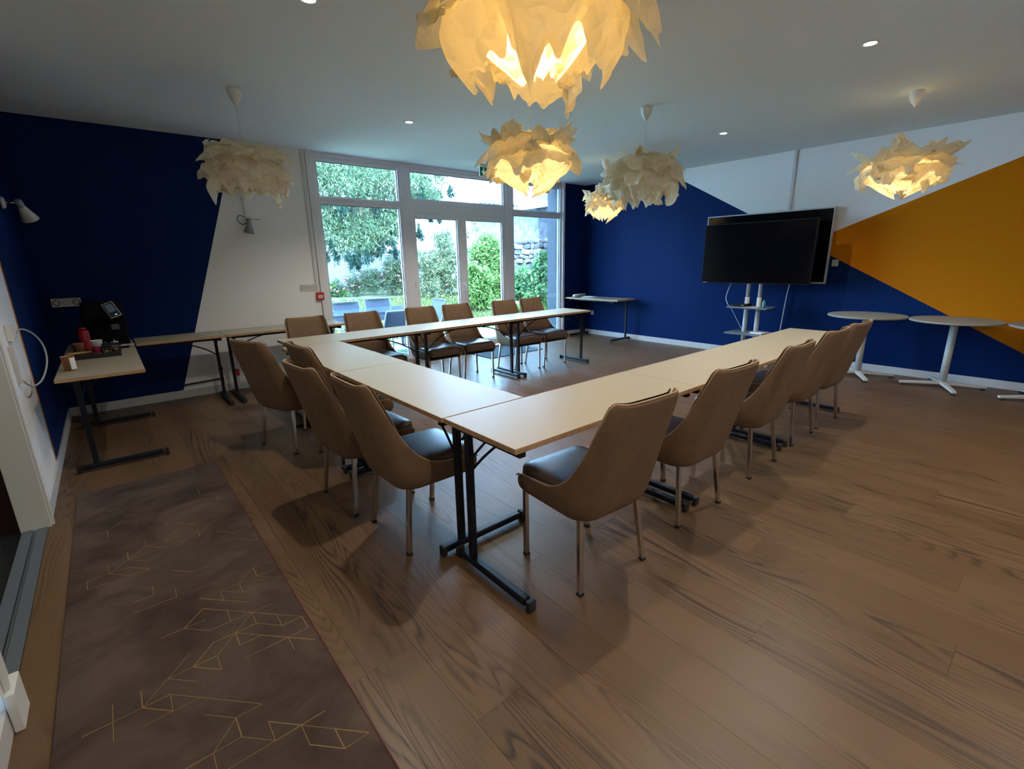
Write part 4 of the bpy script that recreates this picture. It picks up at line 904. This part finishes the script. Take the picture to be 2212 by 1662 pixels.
# dry stone wall on the right: individual stones
SM = [mat('stone_%s' % n, c, .9, var=.25, vscale=12, bump=.6, bscale=30) for n, c in (('grey', (.10, .10, .10)), ('tan', (.15, .14, .125)), ('dark', (.055, .055, .058)))]
sw_ = MB().box(9.72, 10.0, 7.6, 12.95, -.1, 1.85).build('stone_garden_wall', mat('wall_mortar', (.03, .03, .03), .95, var=.3), kind='structure')
q = random.Random(77); z = .75; cnt = 0
while z < 2.15 and cnt < 285:
    h = q.uniform(.07, .16); y = 8.3 + q.uniform(0, .2)
    while y < 11.9:
        w = q.uniform(.12, .42); ytop = 1.90 + (11.5 - y) * .06 + .10 * noise.noise(Vector((y * 2, 0, 0)))
        if z + h * .5 < ytop and cnt < 285:
            d = q.uniform(.03, .09); b = MB()
            b.sq((0, 0, 0), .06 + d, w * .5 - .006, h * .5 - .004, .35, .5, 8, 6)
            for i, p in enumerate(b.v): b.v[i] = (p[0], p[1] + q.uniform(-.012, .012), p[2] + q.uniform(-.01, .01))
            b.sm = [False] * len(b.f)
            o = b.build('stone', SM[q.randrange(3)], parent=sw_, loc=(9.74, y + w / 2, z + h / 2)); o.rotation_euler = (q.uniform(-.22, .22), 0, 0); cnt += 1
        y += w
    z += h
# houses behind
hs = thing('house', 'white rendered house with a pinkish tiled roof behind the garden walls', 'house', (0, 0, 0))
MB().box(12.2, 24, 16.4, 24, 0, 4.05).build('wall', RENDER, parent=hs)
def tiled(name, A, B, C, D, nu, nv, par, amp=.05):
    """corrugated tile roof between eave A-B and ridge D-C"""
    A, B, C, D = map(Vector, (A, B, C, D)); nn = ((B - A).cross(D - A)).normalized(); b = MB(); vs = []; U = nu * 6; V = nv * 3
    for j in range(V + 1):
        v = j / V; step = (j % 3) / 3
        for i in range(U + 1):
            u = i / U; vs.append(A.lerp(B, u).lerp(D.lerp(C, u), v) + nn * (amp * abs(math.sin(PI * u * nu)) + .03 * (1 - step)))
    b.add(vs, [(j * (U + 1) + i, j * (U + 1) + i + 1, (j + 1) * (U + 1) + i + 1, (j + 1) * (U + 1) + i) for j in range(V) for i in range(U)], 0, True)
    return b.build(name, TILE, parent=par, kind='stuff')
tiled('roof_tiles', (11.7, 16.0, 3.62), (24.3, 16.0, 3.62), (24.3, 20.0, 5.4), (13.2, 20.0, 5.4), 60, 14, hs)
MB().box(11.75, 24.3, 16.05, 16.2, 3.35, 3.6).build('fascia', RENDER, parent=hs)
MB().box(12.9, 13.4, 17.8, 18.3, 4.2, 5.5).build('chimney', RENDER, parent=hs)
hs2 = thing('shed', 'grey textured outbuilding wall rising behind the stone garden wall', 'outbuilding', (0, 0, 0))
MB().box(11.2, 11.6, 8.0, 15.6, 0, 3.05).build('wall', mat('rough_plaster', (.085, .095, .11), .95, var=.45, vscale=7, bump=.9, bscale=9), parent=hs2)
MB().box(11.05, 11.7, 8.0, 15.7, 3.05, 3.18).build('roof_slab', RENDER, parent=hs2)
h3 = thing('neighbour_house', 'distant low white house with a wavy tiled roof, behind the yew tree', 'house', (0, 0, 0))
MB().box(5.0, 17.0, 25.0, 30, 0, 4.4).build('wall', RENDER, parent=h3); tiled('roof_tiles', (4.8, 24.6, 4.3), (17.5, 24.6, 4.9), (17.5, 28.5, 6.0), (4.8, 28.5, 5.4), 56, 10, h3)

# outdoor furniture
GMESH = mat('grey_mesh_fabric', (.020, .028, .045), .8, bump=.4, bscale=300); GFR = mat('grey_tube', (.05, .06, .08), .4); WFR = mat('white_tube', (.16, .19, .21), .4)
ot = thing('garden_table', 'grey glass-topped garden table outside the left window', 'table', (3.05, 7.35, -.022))
MB().box(-.95, .95, -.42, .42, .70, .712).build('glass_top', mat('table_glass', (.03, .045, .055), .10, spec=.25), parent=ot, bevel=.003)
MB().box(-.95, .95, -.43, -.40, .675, .70).box(-.95, .95, .40, .43, .675, .70).box(-.95, -.92, -.4, .4, .675, .70).box(.92, .95, -.4, .4, .675, .70).build('frame', GFR, parent=ot)
for sx in (-1, 1):
    for sy in (-1, 1): MB().tube([(sx * .88, sy * .36, 0), (sx * .88, sy * .36, .68)], .022, 10).build('leg', GFR, parent=ot)
def garden_chair(lab, loc, rz, fr, hgt=.80):
    t = thing('garden_chair', lab, 'chair', loc, rz, 'grey garden chairs around the outdoor table')   # faces +y
    for s in (-1, 1):
        MB().tube(smooth_path([(s * .25, -.30, .012), (s * .25, .24, .012), (s * .25, .26, .05), (s * .25, .22, .40), (s * .25, -.18, .40), (s * .245, -.24, .46), (s * .24, -.34, hgt - .03), (s * .22, -.345, hgt)], 4), .011, 8).build('frame_tube', fr, parent=t)
    MB().tube([(-.22, -.345, hgt), (.22, -.345, hgt)], .011, 8).tube([(-.25, -.30, .012), (.25, -.30, .012)], .011, 8).build('cross_tube', fr, parent=t)
    MB().add([(-.24, .22, .405), (.24, .22, .405), (.24, 0, .39), (-.24, 0, .39), (.24, -.20, .405), (-.24, -.20, .405)], [(0, 1, 2, 3), (3, 2, 4, 5)]).build('seat', GMESH, parent=t)
    vs = []; nn = 6
    for i in range(nn + 1):
        f = i / nn; z = .46 + (hgt - .015 - .46) * f; y = -.24 - .10 * f
        for x in (-.235 + .015 * f, -.1, .1, .235 - .015 * f): vs.append((x, y - (.02 if abs(x) < .15 else 0), z))
    MB().add(vs, [(i * 4 + k, i * 4 + k + 1, (i + 1) * 4 + k + 1, (i + 1) * 4 + k) for i in range(nn) for k in range(3)], 0, True).build('backrest', GMESH, parent=t)
    return t
garden_chair('blue-grey garden chair behind the outdoor table, left one', (3.05, 7.62, -.022), PI, GFR, .82)
garden_chair('blue-grey garden chair behind the outdoor table, right one', (3.64, 7.66, -.022), PI, GFR, .84)
garden_chair('white-framed garden chair with dark mesh back, close outside the glass', (3.32, 6.98, -.022), math.radians(8), WFR, .74)
garden_chair('dark grey garden chair at the right end of the outdoor table', (4.22, 7.45, -.022), math.radians(85), GFR, .80)
garden_chair('white-framed garden chair partly hidden behind the door post', (4.12, 6.78, -.022), math.radians(20), WFR, .76)
